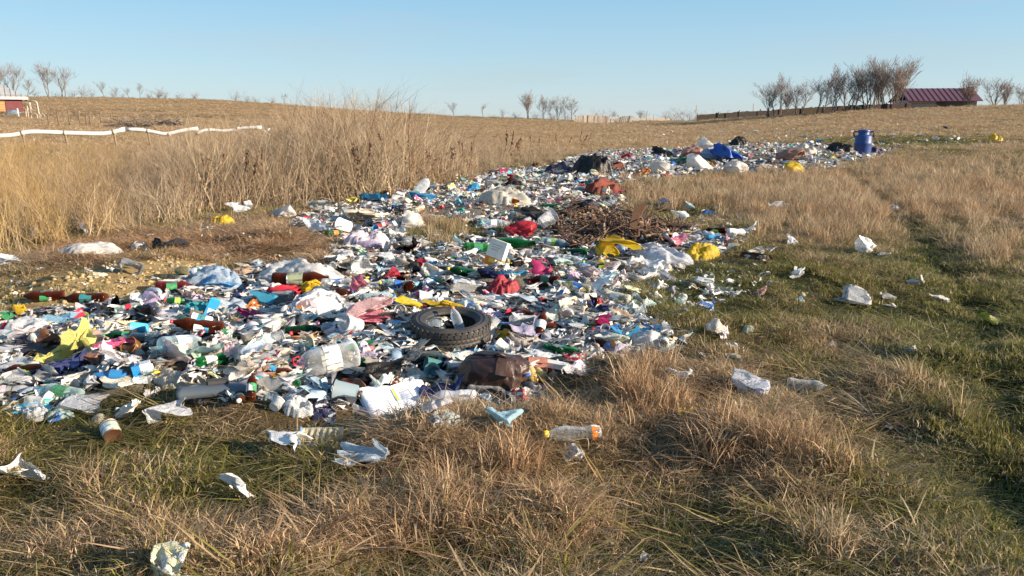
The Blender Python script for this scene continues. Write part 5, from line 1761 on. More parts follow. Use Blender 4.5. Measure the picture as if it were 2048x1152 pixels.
# --- boxes, cups, soles, boards
def root(name, px_, py_, label, cat, rz=0, tilt=(0, 0), dz=0.0, group=None):
    x, y, z, mp = at(px_, py_)
    HEROES.append((x, y, 22 * mp))
    o = add(name, None, loc=(x, y, z + dz), rot=(tilt[0], tilt[1], rz))
    tag(o, label, cat, group)
    return o, mp

def cup_mesh(name, r0, r1, h, mkey, sides=20):
    return MB().lathe([(0, .003), (r0 * .9, .003), (r0, 0), (r1, h), (r1 * 1.06, h), (r1 * 1.06, h - .006), (r1 * .97, h - .004), (r0 * .93, .006), (0, .006)], sides).build(name, M[mkey], True)

# printed carton standing on its corner
o, mp = root('carton', 985, 533, 'white printed carton with orange picture standing among the bottles', 'carton', R_(-28), (R_(-14), R_(14)), .0)
w = 38 * mp
part(MB().box((0, 0, w * .95), (w, w * .42, w * .95)), 'upper_panel', 'paper', o, (.78, .73, .62))
part(MB().box((0, 0, w * .235), (w * .998, w * .418, w * .47)), 'picture_panel', 'paper', o, (.70, .22, .03))
part(MB().box((0, -w * .212, w * .30), (w * .5, .004, w * .22)), 'picture', 'paper', o, (.80, .52, .10))
tl = MB()
for q in range(3):
    tl.box((-w * .05 * q, -w * .2125, w * (1.15 - .13 * q)), (w * (.6 - .1 * q), .003, w * .035))
part(tl, 'print_line', 'paper', o, (.45, .36, .30))
# blue carton
o, mp = root('juice_carton', 416, 632, 'slim bright blue carton leaning below the pale quilted sheet', 'carton', R_(20), (0, R_(28)))
w = 20 * mp
part(MB().box((0, 0, w * .9), (w, w * .55, w * 1.8)), 'box', 'paper', o, (.03, .33, .68))
part(MB().box((0, 0, w * 1.84), (w * .9, w * .12, w * .14)), 'folded_top', 'paper', o, (.04, .38, .72))
part(MB().box((0, -w * .28, w * .6), (w * .6, .004, w * .5)), 'label_panel', 'paper', o, (.75, .78, .8))
# white and teal cups
def cup(px_, py_, wpx, label, col, band, ang, tilt, hr=1.05, name='plastic_cup', mkey='hard', cat='cup', taper=.8):
    o, mp = root(name, px_, py_, label, cat, R_(ang))
    r = wpx * mp / 2
    o.rotation_euler = (0, R_(tilt), R_(ang))
    o.location.z += abs(math.sin(R_(tilt))) * r * .9
    add('body', cup_mesh('cup_body', r * taper, r, r * 2 * hr, mkey), o, colour=col)
    if band is not None:
        t0, t1 = (.3, .7) if name != 'tin_can' else (.06, .94)
        add('printed_band', MB().lathe([(r * (taper + (1 - taper) * t) + .001, r * 2 * hr * t) for t in (t0, .5, t1)], 20).build('cup_band', M['print'], True), o, colour=band)
    return o
cup(424, 662, 34, 'white tub with teal splash lying beside the grey blue tray sheet', (.78, .78, .76), C['teal'], 190, 78, 1.1)
cup(1020, 362, 13, 'small dark red cup on the straw behind the bright blue bag', (.35, .02, .04), None, 0, 4, 1.0)
cup(700, 465, 26, 'white cup lying by the cream rags', (.78, .77, .74), None, 160, 80, 1.0)
cup(1082, 458, 30, 'translucent cup beside the dark hole in the wood chips', (.75, .76, .78), None, 20, 60, 1.1, mkey='clear')
cup(848, 812, 36, 'beige cup lying on its side at the notebook corner', (.62, .55, .40), None, 15, 85, 1.0, mkey='paper')
cup(715, 808, 46, 'grey blue bucket shaped pot half under the notebook', (.16, .22, .26), None, 180, 82, 1.0)
cup(548, 826, 26, 'small white paper cup at the turf edge', (.8, .79, .76), None, 70, 70, .8, mkey='paper')
cup(228, 886, 34, 'dented tin with pale green label and rusty open end in turf', (.20, .10, .055), (.45, .55, .45), 130, 72, 1.1, name='tin_can', mkey='metal', cat='tin', taper=1.0)
cup(880, 745, 30, 'dark teal tub beneath the tyre tread', (.05, .16, .17), None, 200, 75, 1.0)
cup(870, 758, 30, 'open dark teal pot in front of the tyre', (.06, .18, .20), None, 260, 55, .9)
cup(272, 708, 36, 'amber brown translucent bowl behind the dark plastic strip', (.45, .18, .03), None, 250, 62, .55, mkey='clear')
cup(1020, 812, 26, 'black and white open can below the blue bottle', (.5, .52, .52), None, 250, 70, 1.1, name='tin_can', mkey='metal', cat='tin', taper=1.0)
cup(862, 605, 24, 'clear ribbed cup above the long yellow bag', (.8, .82, .82), None, 200, 80, 1.1, mkey='clear')
cup(720, 665, 34, 'clear beaker beside the tyre', (.75, .8, .85), None, 230, 70, 1.2, mkey='clear')
cup(540, 690, 22, 'clear beaker near the green glass bottle', (.8, .8, .8), None, 30, 75, 1.3, mkey='clear')
# blue slipper and black sole
def sole(name, px_, py_, len_px, label, cat, col, rz, tilt, strap=None, tread=None, thick=.16):
    o, mp = root(name, px_, py_, label, cat, rz, tilt, .02)
    L = len_px * mp
    outl = []
    for q in range(28):
        t = 2 * math.pi * q / 28
        xx = math.cos(t) * .5
        wd = .17 + .035 * math.cos(t * 1 + .3) - .045 * math.cos(2 * t)
        outl.append((xx * L, math.sin(t) * wd * L * (1 + .1 * math.cos(t))))
    mb = MB()
    lv = ((0, .96), (.35, 1.0), (.8, 1.0), (1, .95))
    for zz, s_ in lv:
        mb.v += [(a * s_, b * s_, zz * thick * L * .5 + .02 * L * (2 * a / L) ** 2) for a, b in outl]
    for k_ in range(3):
        for q in range(28):
            mb.f.append((k_ * 28 + q, k_ * 28 + (q + 1) % 28, (k_ + 1) * 28 + (q + 1) % 28, (k_ + 1) * 28 + q))
    mb.f += [tuple(range(27, -1, -1)), tuple(84 + q for q in range(28))]
    part(mb, 'sole', 'hard', o, col, False)
    if strap:
        sb = MB()
        for i in range(6):
            for j in range(9):
                t = math.pi * j / 8
                sb.v.append(((.02 + .07 * i) * L, math.cos(t) * .20 * L, thick * L * .4 + math.sin(t) * (.13 - .008 * i) * L))
        sb.f = grid_faces(6, 9)
        part(sb, 'strap', 'hard', o, strap, True)
    if tread:
        for q in range(7):
            part(MB().box(((-.3 + .07 * q) * L, 0, thick * L * .5 + .004), (.028 * L, .12 * L, .012)), 'tread_bar', 'hard', o, tread)
    return o
sole('slipper', 222, 758, 66, 'bright blue rubber slipper on the cream packet', 'slipper', (.02, .16, .38), R_(8), (R_(16), 0), (.03, .20, .45))
sole('shoe_sole', 148, 806, 120, 'long black shoe sole with white tread marks lying at the turf edge', 'shoe', (.025, .027, .03), R_(14), (R_(14), 0), None, (.6, .6, .6), .10)
o, mp = root('drink_carton', 266, 752, 'blue and white drink carton with round white spout beside the slipper', 'carton', R_(25), (0, R_(80)), .03)
w = 22 * mp
part(MB().box((0, 0, w * .8), (w, w, w * 1.6)), 'box', 'paper', o, (.74, .78, .8))
part(MB().box((0, 0, w * .35), (w * 1.01, w * 1.01, w * .7)), 'blue_panel', 'paper', o, (.02, .22, .50))
part(MB().lathe([(0, w * 1.75), (w * .22, w * 1.75), (w * .22, w * 1.6)], 14), 'spout', 'hard', o, (.8, .8, .8), True)
# dark curved strip (bumper piece) and dark panel with block
def strip(name, px_, py_, len_px, label, cat, col, rz, wd, bow, h):
    o, mp = root(name, px_, py_, label, cat, rz, (0, 0), .01)
    L = len_px * mp
    mb = MB()
    n_ = 16
    for i in range(n_):
        t = i / (n_ - 1) - .5
        for (a, b) in ((-.5, 0), (-.42, .8), (0, 1), (.42, .85), (.5, .05), (.40, -.05), (0, .85), (-.40, -.05)):
            mb.v.append((t * L, a * wd * L + bow * L * (1 - 4 * t * t), b * h * L + .02))
    for i in range(n_ - 1):
        for j in range(8):
            mb.f.append((i * 8 + j, i * 8 + (j + 1) % 8, (i + 1) * 8 + (j + 1) % 8, (i + 1) * 8 + j))
    mb.f += [tuple(range(7, -1, -1)), tuple((n_ - 1) * 8 + j for j in range(8))]
    part(mb, 'panel', 'hard', o, col, True)
    return o, L
strip('plastic_strip', 165, 735, 112, 'curved dark grey plastic strip lying across the lemon bag', 'plastic strip', (.10, .095, .08), R_(24), .18, .06, .10)
o, L = strip('car_trim', 432, 798, 140, 'curved blue grey car trim panel sunk in the turf', 'plastic panel', (.08, .10, .12), R_(12), .34, .05, .12)
part(MB().box((.02 * L, .12 * L, .17 * L), (.30 * L, .10 * L, .12 * L), .1), 'bracket', 'hard', o, (.03, .03, .032))
part(MB().box((.02 * L, .065 * L, .20 * L), (.24 * L, .02 * L, .05 * L), .1), 'bracket_slot', 'hard', o, (.06, .06, .065))
# tray
o, mp = root('blister_tray', 645, 884, 'ribbed clear plastic tray with blue edge in the straw', 'tray', R_(4), (R_(28), 0), .01)
w = 84 * mp
mb = MB()
for i in range(15):
    for j in range(6):
        rim = i in (0, 14) or j in (0, 5)
        mb.v.append(((i / 14 - .5) * w, (j / 5 - .5) * w * .52, (.035 if rim else .008 + .012 * (i % 2))))
mb.f = grid_faces(15, 6)
part(mb, 'tray_shell', 'film', o, (.60, .54, .38), False)
part(MB().box((-w * .505, 0, .03), (.008, w * .52, .03)).box((0, -w * .265, .025), (w * .99, .008, .02)), 'edge', 'hard', o, (.16, .32, .60))
cup(694, 880, 26, 'small yellow pot lid in the straw beside the ribbed tray', (.60, .42, .10), None, 20, 60, .3)
# yellow block, foam rolls
o, mp = root('foam_block', 408, 540, 'ochre foam block lying on the clay mound', 'block', R_(-22), (0, R_(-8)))
w = 40 * mp
part(MB().box((0, 0, w * .14), (w, w * .4, w * .28)), 'block', 'hard', o, (.50, .24, .04))
o, mp = root('foam_sheet', 1072, 752, 'pink foam sheet folded beside the holdall', 'foam', R_(-8), (0, 0))
w = 42 * mp
part(MB().box((0, .04, .04), (w, w * .5, .05), 0, R_(8)).box((w * .05, .06, .09), (w * .9, w * .45, .03), .1, R_(-6)), 'foam', 'cloth', o, (.62, .28, .20))
for q, (a, b) in enumerate(((1062, 766), (1081, 764))):
    o, mp = root('foam_roll', a, b, ('wider', 'slimmer')[q] + ' yellow foam roll beside the holdall', 'foam', R_(100 + 20 * q), (0, R_(80)), .05)
    r = (13, 10)[q] * mp
    mb = MB()
    pr = []
    for s_ in range(40):
        t = s_ * .42
        rr_ = r * (.15 + .85 * s_ / 39)
        pr.append((rr_ * math.cos(t), rr_ * math.sin(t)))
    for a_, b_ in pr:
        mb.v += [(a_, b_, -r * 1.3), (a_, b_, r * 1.3)]
    mb.f = [(2 * i, 2 * i + 1, 2 * i + 3, 2 * i + 2) for i in range(39)]
    part(mb, 'roll', 'cloth', o, (.72, .52, .20), True)
    part(MB().lathe([(0, -r * 1.25), (r * .9, -r * 1.25), (r * .94, r * 1.25), (0, r * 1.25)], 16), 'core', 'cloth', o, (.60, .42, .15), True)
# white foam board behind the holdall
o, mp = root('foam_board', 1100, 742, 'long white foam board lying behind the pink foam sheet', 'board', R_(-22), (0, R_(4)), .03)
part(MB().box((0, 0, .02), (70 * mp, 20 * mp, .035)), 'board', 'hard', o, (.80, .78, .72))
part(MB().box((-10 * mp, 0, -.01), (46 * mp, 19 * mp, .02)), 'underside', 'paper', o, (.16, .06, .03))
# broken boards and sticks by the wood chips
for a, b, ln_, rz_, ti, lab in ((1340, 462, 62, -46, -3, 'long thin dark board sloping down beside the wood chips'), (1275, 456, 44, 62, -28, 'broken brown board propped up behind the wood chips'), (1210, 470, 50, -20, -5, 'curved brown bark slab on the wood chips'), (1180, 448, 60, 8, 0, 'thin brown stick lying across the wood chips'),
                             (1330, 478, 70, 18, 0, 'pale thin stick across the end of the wood chips'), (1268, 470, 30, 70, -40, 'short splintered lath beside the broken board'), (1150, 466, 50, -12, 0, 'flat dark plank under the wood chips')):
    o, mp = root('broken_board', a, b, lab, 'board', R_(rz_), (R_(10), R_(ti)), .06 + abs(math.sin(R_(ti))) * ln_ * .006)
    thin = 'stick' in lab
    part(MB().box((0, 0, 0), (ln_ * mp * 1.5, (4 if thin else 14) * mp, (4 if thin else 4) * mp), 0).box((ln_ * mp * .76, 0, 0), (ln_ * mp * .12, (2 if thin else 8) * mp, 3 * mp), .1), 'plank', 'wood', o, (.13, .065, .035) if 'pale' not in lab else (.42, .28, .17))
# twigs in the hay
for a, b, ln_, rz_ in ((480, 508, 60, -12), (560, 500, 40, 20), (300, 520, 70, 15), (450, 480, 40, 60), (600, 498, 46, -8), (1000, 372, 50, 20), (1060, 366, 60, -15)):
    o, mp = root('twig', a, b, 'thin dead twig lying on the flattened straw', 'twig', R_(rz_), (0, R_(-5)), .03, 'twigs on the flattened straw')
    L = ln_ * mp
    mb = MB().tube([(-L / 2, 0, 0), (-L * .1, .02, .015), (L * .2, -.01, .01), (L / 2, .03, .02)], [.008, .007, .006, .003], 5).tube([(-L * .1, .02, .015), (L * .05, .09, .05), (L * .2, .13, .06)], [.005, .004, .002], 4)
    add('branch', mb.build('twig_branch', M['bark'], True), o)

# --- wood chips and clay clods: too many and too small to count
def merge_pieces(name, protos_, pts, sizes, cols, mkey, label, cat, tilt=.6, colour_attr=True, seed=1, flat=(1, 1, 1)):
    g = np.random.default_rng(seed)
    pts = np.asarray(pts, float)
    n_ = len(pts)
    which = g.integers(0, len(protos_), n_)
    VV, FF, CC = [], [], []
    base = 0
    for k_, (v, f) in enumerate(protos_):
        idx = np.nonzero(which == k_)[0]
        if not len(idx):
            continue
        v = np.asarray(v, float) - np.array([0, 0, .35])
        m_ = len(idx)
        a, b_, c = g.uniform(0, 6.283, m_), g.normal(0, tilt, m_), g.normal(0, tilt, m_)
        ca, sa, cb, sb, cc_, sc_ = np.cos(a), np.sin(a), np.cos(b_), np.sin(b_), np.cos(c), np.sin(c)
        Rz = np.zeros((m_, 3, 3)); Rz[:, 0, 0] = ca; Rz[:, 0, 1] = -sa; Rz[:, 1, 0] = sa; Rz[:, 1, 1] = ca; Rz[:, 2, 2] = 1
        Rx = np.zeros((m_, 3, 3)); Rx[:, 0, 0] = 1; Rx[:, 1, 1] = cb; Rx[:, 1, 2] = -sb; Rx[:, 2, 1] = sb; Rx[:, 2, 2] = cb
        Ry = np.zeros((m_, 3, 3)); Ry[:, 0, 0] = cc_; Ry[:, 0, 2] = sc_; Ry[:, 1, 1] = 1; Ry[:, 2, 0] = -sc_; Ry[:, 2, 2] = cc_
        Rm = Rz @ Rx @ Ry
        s_ = sizes[idx][:, None] * np.array(flat)[None] * g.uniform(.6, 1.3, (m_, 3))
        loc = v[None] * s_[:, None, :]
        W_ = np.einsum('mij,mvj->mvi', Rm, loc) + pts[idx][:, None]
        nvv = len(v)
        VV.append(W_.reshape(-1, 3))
        f = np.asarray(f)
        FF.append((f[None] + (base + np.arange(m_) * nvv)[:, None, None]).reshape(-1, f.shape[1]))
        CC.append(np.repeat(cols[idx], nvv, 0))
        base += m_ * nvv
    VV, FF, CC = np.concatenate(VV), np.concatenate(FF), np.concatenate(CC)
    me = bpy.data.meshes.new(name)
    me.vertices.add(len(VV))
    me.vertices.foreach_set('co', VV.ravel())
    q = FF.shape[1]
    me.loops.add(FF.size)
    me.loops.foreach_set('vertex_index', FF.ravel())
    me.polygons.add(len(FF))
    me.polygons.foreach_set('loop_start', np.arange(len(FF)) * q)
    me.update()
    me.validate()
    ca_ = me.color_attributes.new('piece', 'FLOAT_COLOR', 'POINT')
    ca_.data.foreach_set('color', np.concatenate([CC, np.ones((len(CC), 1))], 1).astype(np.float32).ravel())
    me.materials.append(M[mkey])
    o = add(name, me)
    tag(o, label, cat, kind='stuff')
    print(name, len(FF))
    return o

def piece_mat(name, rough, trans):
    m, n, l, out = mat(name)
    a = nd(n, 'ShaderNodeAttribute', attribute_name='piece')
    tc = n.new('ShaderNodeTexCoord')
    nz = nd(n, 'ShaderNodeTexNoise', Scale=18.0, Detail=4.0)
    l.new(tc.outputs['Object'], nz.inputs['Vector'])
    rp = ramp(n, [(.5, (0, 0, 0)), (.75, (.4, .4, .4))])
    l.new(nz.outputs['Fac'], rp.inputs[0])
    c = mixc(n, l, rp.outputs[0], a.outputs['Color'], (.15, .12, .085))
    p = nd(n, 'ShaderNodeBsdfPrincipled', Roughness=rough)
    l.new(c, p.inputs['Base Color'])
    l.new(wrinkle(n, l, tc.outputs['Object'], 60, .5, .01), p.inputs['Normal'])
    tr = n.new('ShaderNodeBsdfTranslucent')
    l.new(c, tr.inputs['Color'])
    mx = nd(n, 'ShaderNodeMixShader', Fac=trans)
    l.new(p.outputs[0], mx.inputs[1])
    l.new(tr.outputs[0], mx.inputs[2])
    l.new(mx.outputs[0], out.inputs[0])
    return m
M['scrap'] = piece_mat('litter_scraps', .45, .2)
M['chip'] = piece_mat('wood_chips', .9, 0)

def sample_zone(poly, count, pix_share, g, jitter=0):
    """ground points inside an outline; part spread evenly over the picture, part evenly over the ground"""
    P_ = np.array(poly, float)
    lo, hi = P_.min(0), P_.max(0)
    res = []
    xw = []
    # even over the ground
    corners = np.array([at_base(a, b) for a, b in poly])
    l2, h2 = corners.min(0), corners.max(0)
    got = 0
    while got < int(count * (1 - pix_share)):
        x, y = g.uniform(l2[0], h2[0], 4000), g.uniform(l2[1], h2[1], 4000)
        a, b = project(x, y, H(x, y))
        k_ = in_poly(a, b, poly)
        xw.append(np.stack([x[k_], y[k_]], 1))
        got += k_.sum()
    if xw:
        xw = [np.concatenate(xw)[:int(count * (1 - pix_share))]]
    # even over the picture, cast onto the ground (same number again)
    need = count - int(count * (1 - pix_share))
    pts = []
    while len(pts) < need:
        a, b = g.uniform(lo[0], hi[0], 4000), g.uniform(lo[1], hi[1], 4000)
        k_ = in_poly(a, b, poly)
        pts += list(zip(a[k_], b[k_]))
    pts = np.array(pts[:need]) if need else np.zeros((0, 2))
    if need:
        dirs = np.stack([(pts[:, 0] - 1024) / F, cp + (576 - pts[:, 1]) / F * sp, -sp + (576 - pts[:, 1]) / F * cp], 1)
        t = (CZ - 0.1) / np.maximum(-dirs[:, 2], 1e-3)
        for _ in range(14):
            hx_ = H(dirs[:, 0] * t, dirs[:, 1] * t)
            t = .5 * t + .5 * (CZ - hx_) / np.maximum(-dirs[:, 2], 1e-3)
        xw.append(np.stack([dirs[:, 0] * t, dirs[:, 1] * t], 1))
    return np.concatenate(xw)

g = np.random.default_rng(77)
box = ([(-.5, -.5, 0), (.5, -.5, 0), (.5, .5, 0), (-.5, .5, 0), (-.42, -.5, 1), (.5, -.4, 1), (.45, .5, 1), (-.5, .42, 1)], [(0, 3, 2, 1), (4, 5, 6, 7), (0, 1, 5, 4), (1, 2, 6, 5), (2, 3, 7, 6), (3, 0, 4, 7)])
q = sample_zone(CHIPS, 1900, .5, g)
pal = np.array([(.085, .045, .026), (.13, .07, .04), (.045, .026, .018), (.19, .11, .065), (.30, .20, .13)])
cc = pal[g.integers(0, 5, len(q))] * g.uniform(.7, 1.2, (len(q), 1))
z = H(q[:, 0], q[:, 1]) + np.abs(g.normal(0, .035, len(q)))
merge_pieces('wood_chips', [box], np.column_stack([q, z]), g.uniform(.05, .17, len(q)), cc, 'chip', 'heap of dark reddish brown wood chips and bark', 'wood chips', .6, seed=5, flat=(1, .24, .08))
q = sample_zone([(1105, 420), (1180, 405), (1300, 435), (1400, 460), (1390, 485), (1300, 498), (1190, 505), (1120, 500)], 260, .5, g)
cc = pal[g.integers(0, 4, len(q))] * g.uniform(.5, 1.1, (len(q), 1))
z = H(q[:, 0], q[:, 1]) + .03 + np.abs(g.normal(0, .07, len(q)))
merge_pieces('twig_tangle', [box], np.column_stack([q, z]), g.uniform(.2, .55, len(q)), cc, 'chip', 'tangle of dark broken twigs over the wood chip heap', 'twigs', .45, seed=15, flat=(1, .022, .022))
lumps = [puff(880 + k_, 1, .35, False, 0) for k_ in range(4)]
q = sample_zone(CLAY, 520, .7, g)
z = H(q[:, 0], q[:, 1]) - .005
cc = np.array(C['clay'])[None] * g.uniform(.55, .95, (len(q), 1))
merge_pieces('clay_clods', lumps, np.column_stack([q, z]), g.uniform(.012, .06, len(q)) , cc, 'chip', 'crumbly ochre clay clods of the small mound', 'clay', .5, seed=6, flat=(1, .9, .6))

# --- loose fragments that nobody could count
frag = [crumple(900 + k_, 5, 2 + k_ % 3, aspect=(.5, .8, 1)[k_ % 3], vert=.8, rag=.3) for k_ in range(12)]
SCP = np.array([C['white'], C['white'], C['white'], (.70, .70, .70), (.62, .60, .56), C['cream'], (.55, .50, .42), C['grey'], (.30, .31, .33), C['pale_blue'], (.6, .68, .74), C['sky'], C['blue'], C['red'], C['pink'], C['yellow'], C['green'], C['brown'], C['black'], (.08, .08, .09), C['lilac'], C['tan'], (.20, .16, .13), (.04, .05, .07)])
wt = np.array([11, 11, 9, 9, 8, 7, 6, 5, 4, 2.5, 3, 1, .7, 1, 1, .6, .7, 1.5, 1.5, 3, 1.5, 2.5, 4, 3])
wt = wt / wt.sum()
RIGHTFLAKES = [(1080, 560), (1200, 540), (1260, 560), (1230, 600), (1270, 630), (1350, 680), (1330, 712), (1220, 712), (1130, 700), (1120, 640)]
TURFLIT = [(1200, 560), (1500, 520), (1560, 570), (1350, 640), (1260, 610)]
qs, ss, cs = [], [], []
for poly, cnt_, share, s0, s1, whiten in ((LITTER, 4800, .72, .035, .14, .15), (FARLIT, 3400, .5, .06, .24, .2), (RIGHTFLAKES, 2400, .8, .03, .09, .7), (TURFLIT, 220, .8, .02, .08, .9),
                                          ([(1180, 372), (1330, 360), (1600, 352), (1560, 450), (1420, 470), (1260, 420)], 260, .6, .03, .12, .8), ([(1280, 255), (1750, 240), (1990, 260), (1950, 300), (1780, 305), (1500, 284), (1320, 292)], 260, .6, .08, .26, .9),
                                          ([(200, 470), (650, 440), (660, 520), (300, 520)], 200, .8, .02, .07, .5), ([(-40, 530), (400, 520), (380, 610), (-40, 640)], 110, .8, .02, .06, .6), ([(900, 345), (1120, 330), (1180, 360), (860, 400)], 420, .7, .04, .13, .3)):
    q = sample_zone(poly, cnt_, share, g)
    qs.append(q)
    ss.append(s0 + (s1 - s0) * g.uniform(size=len(q)) ** 2.0)
    c_ = SCP[g.choice(len(SCP), len(q), p=wt)]
    wmask = g.uniform(size=len(q)) < whiten
    c_ = np.where(wmask[:, None], SCP[g.integers(0, 5, len(q))], c_)
    cs.append(c_ * g.uniform(.75, 1.05, (len(q), 1)))
q, ss, cs = np.concatenate(qs), np.concatenate(ss), np.concatenate(cs)
a, b = project(q[:, 0], q[:, 1], H(q[:, 0], q[:, 1]))
ok = ~(in_poly(a, b, TUFTS) & (g.uniform(size=len(q)) < .8)) & ~(in_poly(a, b, CHIPS) & (g.uniform(size=len(q)) < .5)) & (np.hypot(q[:, 0] - TX, q[:, 1] - TY) > .2)
for hx_, hy_, hr_ in HEROES:
    ok &= ~((np.hypot(q[:, 0] - hx_, q[:, 1] - hy_) < hr_ * .85))
q, ss, cs = q[ok], ss[ok], cs[ok]
z = H(q[:, 0], q[:, 1]) + .012 + np.abs(g.normal(0, .018, len(q))) * np.minimum(1, np.hypot(q[:, 0], q[:, 1]) / 4)
flats = [crumple(960 + k_, 9, 4, aspect=(.6, .8, 1)[k_ % 3], vert=.5, rag=.35) for k_ in range(10)]
q2 = np.concatenate([sample_zone(LITTER, 2300, .7, g), sample_zone(FARLIT, 600, .5, g)])
a, b = project(q2[:, 0], q2[:, 1], H(q2[:, 0], q2[:, 1]))
CLEAR = []                                       # kept free round the placed things and just in front of them
for hx_, hy_, hr_ in HEROES:
    rr_ = math.hypot(hx_, hy_)
    t_ = min(.5 * hr_ + .05, .2) / rr_
    CLEAR += [(hx_, hy_, hr_ * .85), (hx_ * (1 - t_), hy_ * (1 - t_), hr_ * .7)]
ok = ~in_poly(a, b, TUFTS) & ~in_poly(a, b, CHIPS)
for hx_, hy_, hr_ in CLEAR:
    ok &= ~(np.hypot(q2[:, 0] - hx_, q2[:, 1] - hy_) < hr_ + .03)
q2 = q2[ok]
c2_ = SCP[g.choice(12, len(q2), p=wt[:12] / wt[:12].sum())] * g.uniform(.7, 1.0, (len(q2), 1))
z2 = H(q2[:, 0], q2[:, 1]) + .012 + np.abs(g.normal(0, .012, len(q2)))
lay = merge_pieces('flattened_film', flats, np.column_stack([q2, z2]), g.uniform(.12, .30, len(q2)), c2_, 'scrap', 'trodden layer of flattened pale plastic film under the rubbish', 'litter', .16, seed=18, flat=(1, 1, .34))
lay.data.polygons.foreach_set('use_smooth', np.ones(len(lay.data.polygons), bool))
merge_pieces('litter_scraps', frag, np.column_stack([q, z]), ss * 1.15, cs, 'scrap', 'countless torn scraps of paper and plastic film strewn over the dump', 'litter', .32, seed=8, flat=(1, 1, .5))

def scatter_grass():
    bands = [(1.6, 4.0, 620), (4.0, 7, 460), (7, 12, 230), (12, 20, 95), (20, 34, 42), (34, 70, 9), (70, 150, 3.0)]
    P, RO, SC, KN, TI, WA = [], [], [], [], [], []
    for r0, r1, dens in bands:
        cnt = int(.5 * R_(88) * (r1 * r1 - r0 * r0) * dens)
        r = np.sqrt(rng.uniform(r0 * r0, r1 * r1, cnt))
        a = rng.uniform(-R_(44), R_(44), cnt)
        x, y = r * np.sin(a), r * np.cos(a)
        z = H(x, y)
        px, py, zl, zc, zh, zch, zw = zones(x, y, z)
        g = turfness(x, y, px, py)
        u = rng.uniform(size=cnt)
        keep = np.ones(cnt, bool)
        keep &= ~(zl & (u > .05)) & ~(zc & (u > .10)) & ~(zch & (u > .14))
        far = sstep(18, 36, r)
        tallm = np.clip(-.2 + 0.45 * perlin(x * 1.1, y * 1.1, 41) + .3 * perlin(x * 3, y * 3, 42), 0, 1)
        def blob(cx, cy, sx, sy, amp):
            return amp * np.exp(-(((px - cx) / sx) ** 2 + ((py - cy) / sy) ** 2))
        for b_ in [(1270, 775, 110, 32, .9), (1130, 815, 40, 20, .4), (1390, 870, 110, 30, .25), (1560, 890, 110, 30, .25), (1620, 400, 140, 55, .9), (1900, 390, 220, 60, .5), (1960, 520, 70, 60, .2), (1300, 395, 90, 25, .6),
                   (1480, 390, 150, 30, .55), (880, 470, 60, 18, .5), (500, 850, 30, 25, .5), 
                   (1500, 590, 220, 60, -.8), (150, 840, 250, 50, -.5), (1800, 640, 150, 90, -.5), (1900, 285, 300, 18, -1), (100, 900, 200, 50, -.3)]:
            tallm = tallm + blob(*b_)
        tallm = np.clip(tallm, 0, 1) * (1 - .75 * g)
        pd = seg_dist(x, y, PATH)
        onpath = np.exp(-(pd / .24) ** 2) * (r < 32)
        tallm *= 1 - onpath
        v1 = rng.uniform(size=cnt)
        k4 = rng.integers(0, 4, cnt)
        kn = np.where(v1 < tallm * .85, 8 + k4, np.where(rng.uniform(size=cnt) < .25 + .75 * g, k4, 4 + k4))
        kn = np.where((rng.uniform(size=cnt) < .34 * (1 - onpath)) & (r < 30), 12 + rng.integers(0, 3, cnt), kn)
        kn = np.where(zh, np.where(u < .85, 12 + rng.integers(0, 3, cnt), 4 + k4), kn)
        kn = np.where((r > 30) & (kn > 7), 4 + k4, kn)
        s = rng.uniform(.75, 1.3, cnt)
        wide = s * (1 + np.clip(r - 8, 0, 200) / 26)
        wide = np.where(r > 34, s * (2.0 + (r - 34) / 30), wide)
        tall = s * (1 + .35 * far)
        turf_k = kn < 4
        tall = np.where(turf_k, tall * (.75 + .7 * np.clip(perlin(x * 1.5, y * 1.5, 5) + .3, 0, 1)), tall)
        tall = np.where((kn >= 4) & (kn < 12) & (r < 6), tall * .8, tall)
        sc = np.stack([wide, wide, tall * np.where(kn >= 12, 1.0, 1.0)], 1)
        hollow = sstep(.0, -.22, perlin(x * 1.5, y * 1.5, 5)) * (r < 8)
        sc[:, 2] *= 1 - .35 * hollow
        g = np.clip(g + .25 * hollow, 0, 1)
        keep &= ~((rng.uniform(size=cnt) < .45 * hollow) & (kn < 12))
        tilt = rng.normal(0, .16, (cnt, 2))
        ro = np.stack([tilt[:, 0], tilt[:, 1], rng.uniform(0, 6.283, cnt)], 1)
        tint = np.where(zh, rng.uniform(-.6, -.2, cnt), np.clip(g * .95 - .12 + rng.normal(0, .14, cnt), -.3, 1.0))
        tint = np.where((kn >= 8) & (kn < 12), tint - .5, tint)
        tint = np.where(r > 30, g * 1.4 - .55, tint)
        warm = np.clip(.15 + .6 * perlin(x * .5, y * .5, 51) + rng.normal(0, .15, cnt), 0, 1)
        for b_ in [(1000, 1020, 900, 150, .3), (1270, 790, 160, 60, .6), (1480, 900, 240, 70, .6), (900, 900, 250, 60, .5), (600, 1100, 500, 60, .3), (530, 490, 140, 40, .9), (250, 500, 200, 30, .9)]:
            warm = warm + blob(*b_)
        warm = np.clip(warm, 0, 1)
        for hx_, hy_, hr_ in HEROES:
            d_ = np.hypot(x - hx_, y - hy_)
            keep &= ~(d_ < hr_ * .75)
            infront = (d_ < hr_ + .22) & (r < math.hypot(hx_, hy_))
            sc[:, 2] = np.where(infront, sc[:, 2] * .55, sc[:, 2])
            kn = np.where(infront & (kn >= 8) & (kn < 12), kn - 8, kn)
        P.append(np.stack([x, y, z - .006], 1)[keep])
        RO.append(ro[keep]); SC.append(sc[keep]); KN.append(kn[keep]); TI.append(tint[keep]); WA.append(warm[keep])
    P, RO, SC, KN, TI, WA = map(np.concatenate, (P, RO, SC, KN, TI, WA))
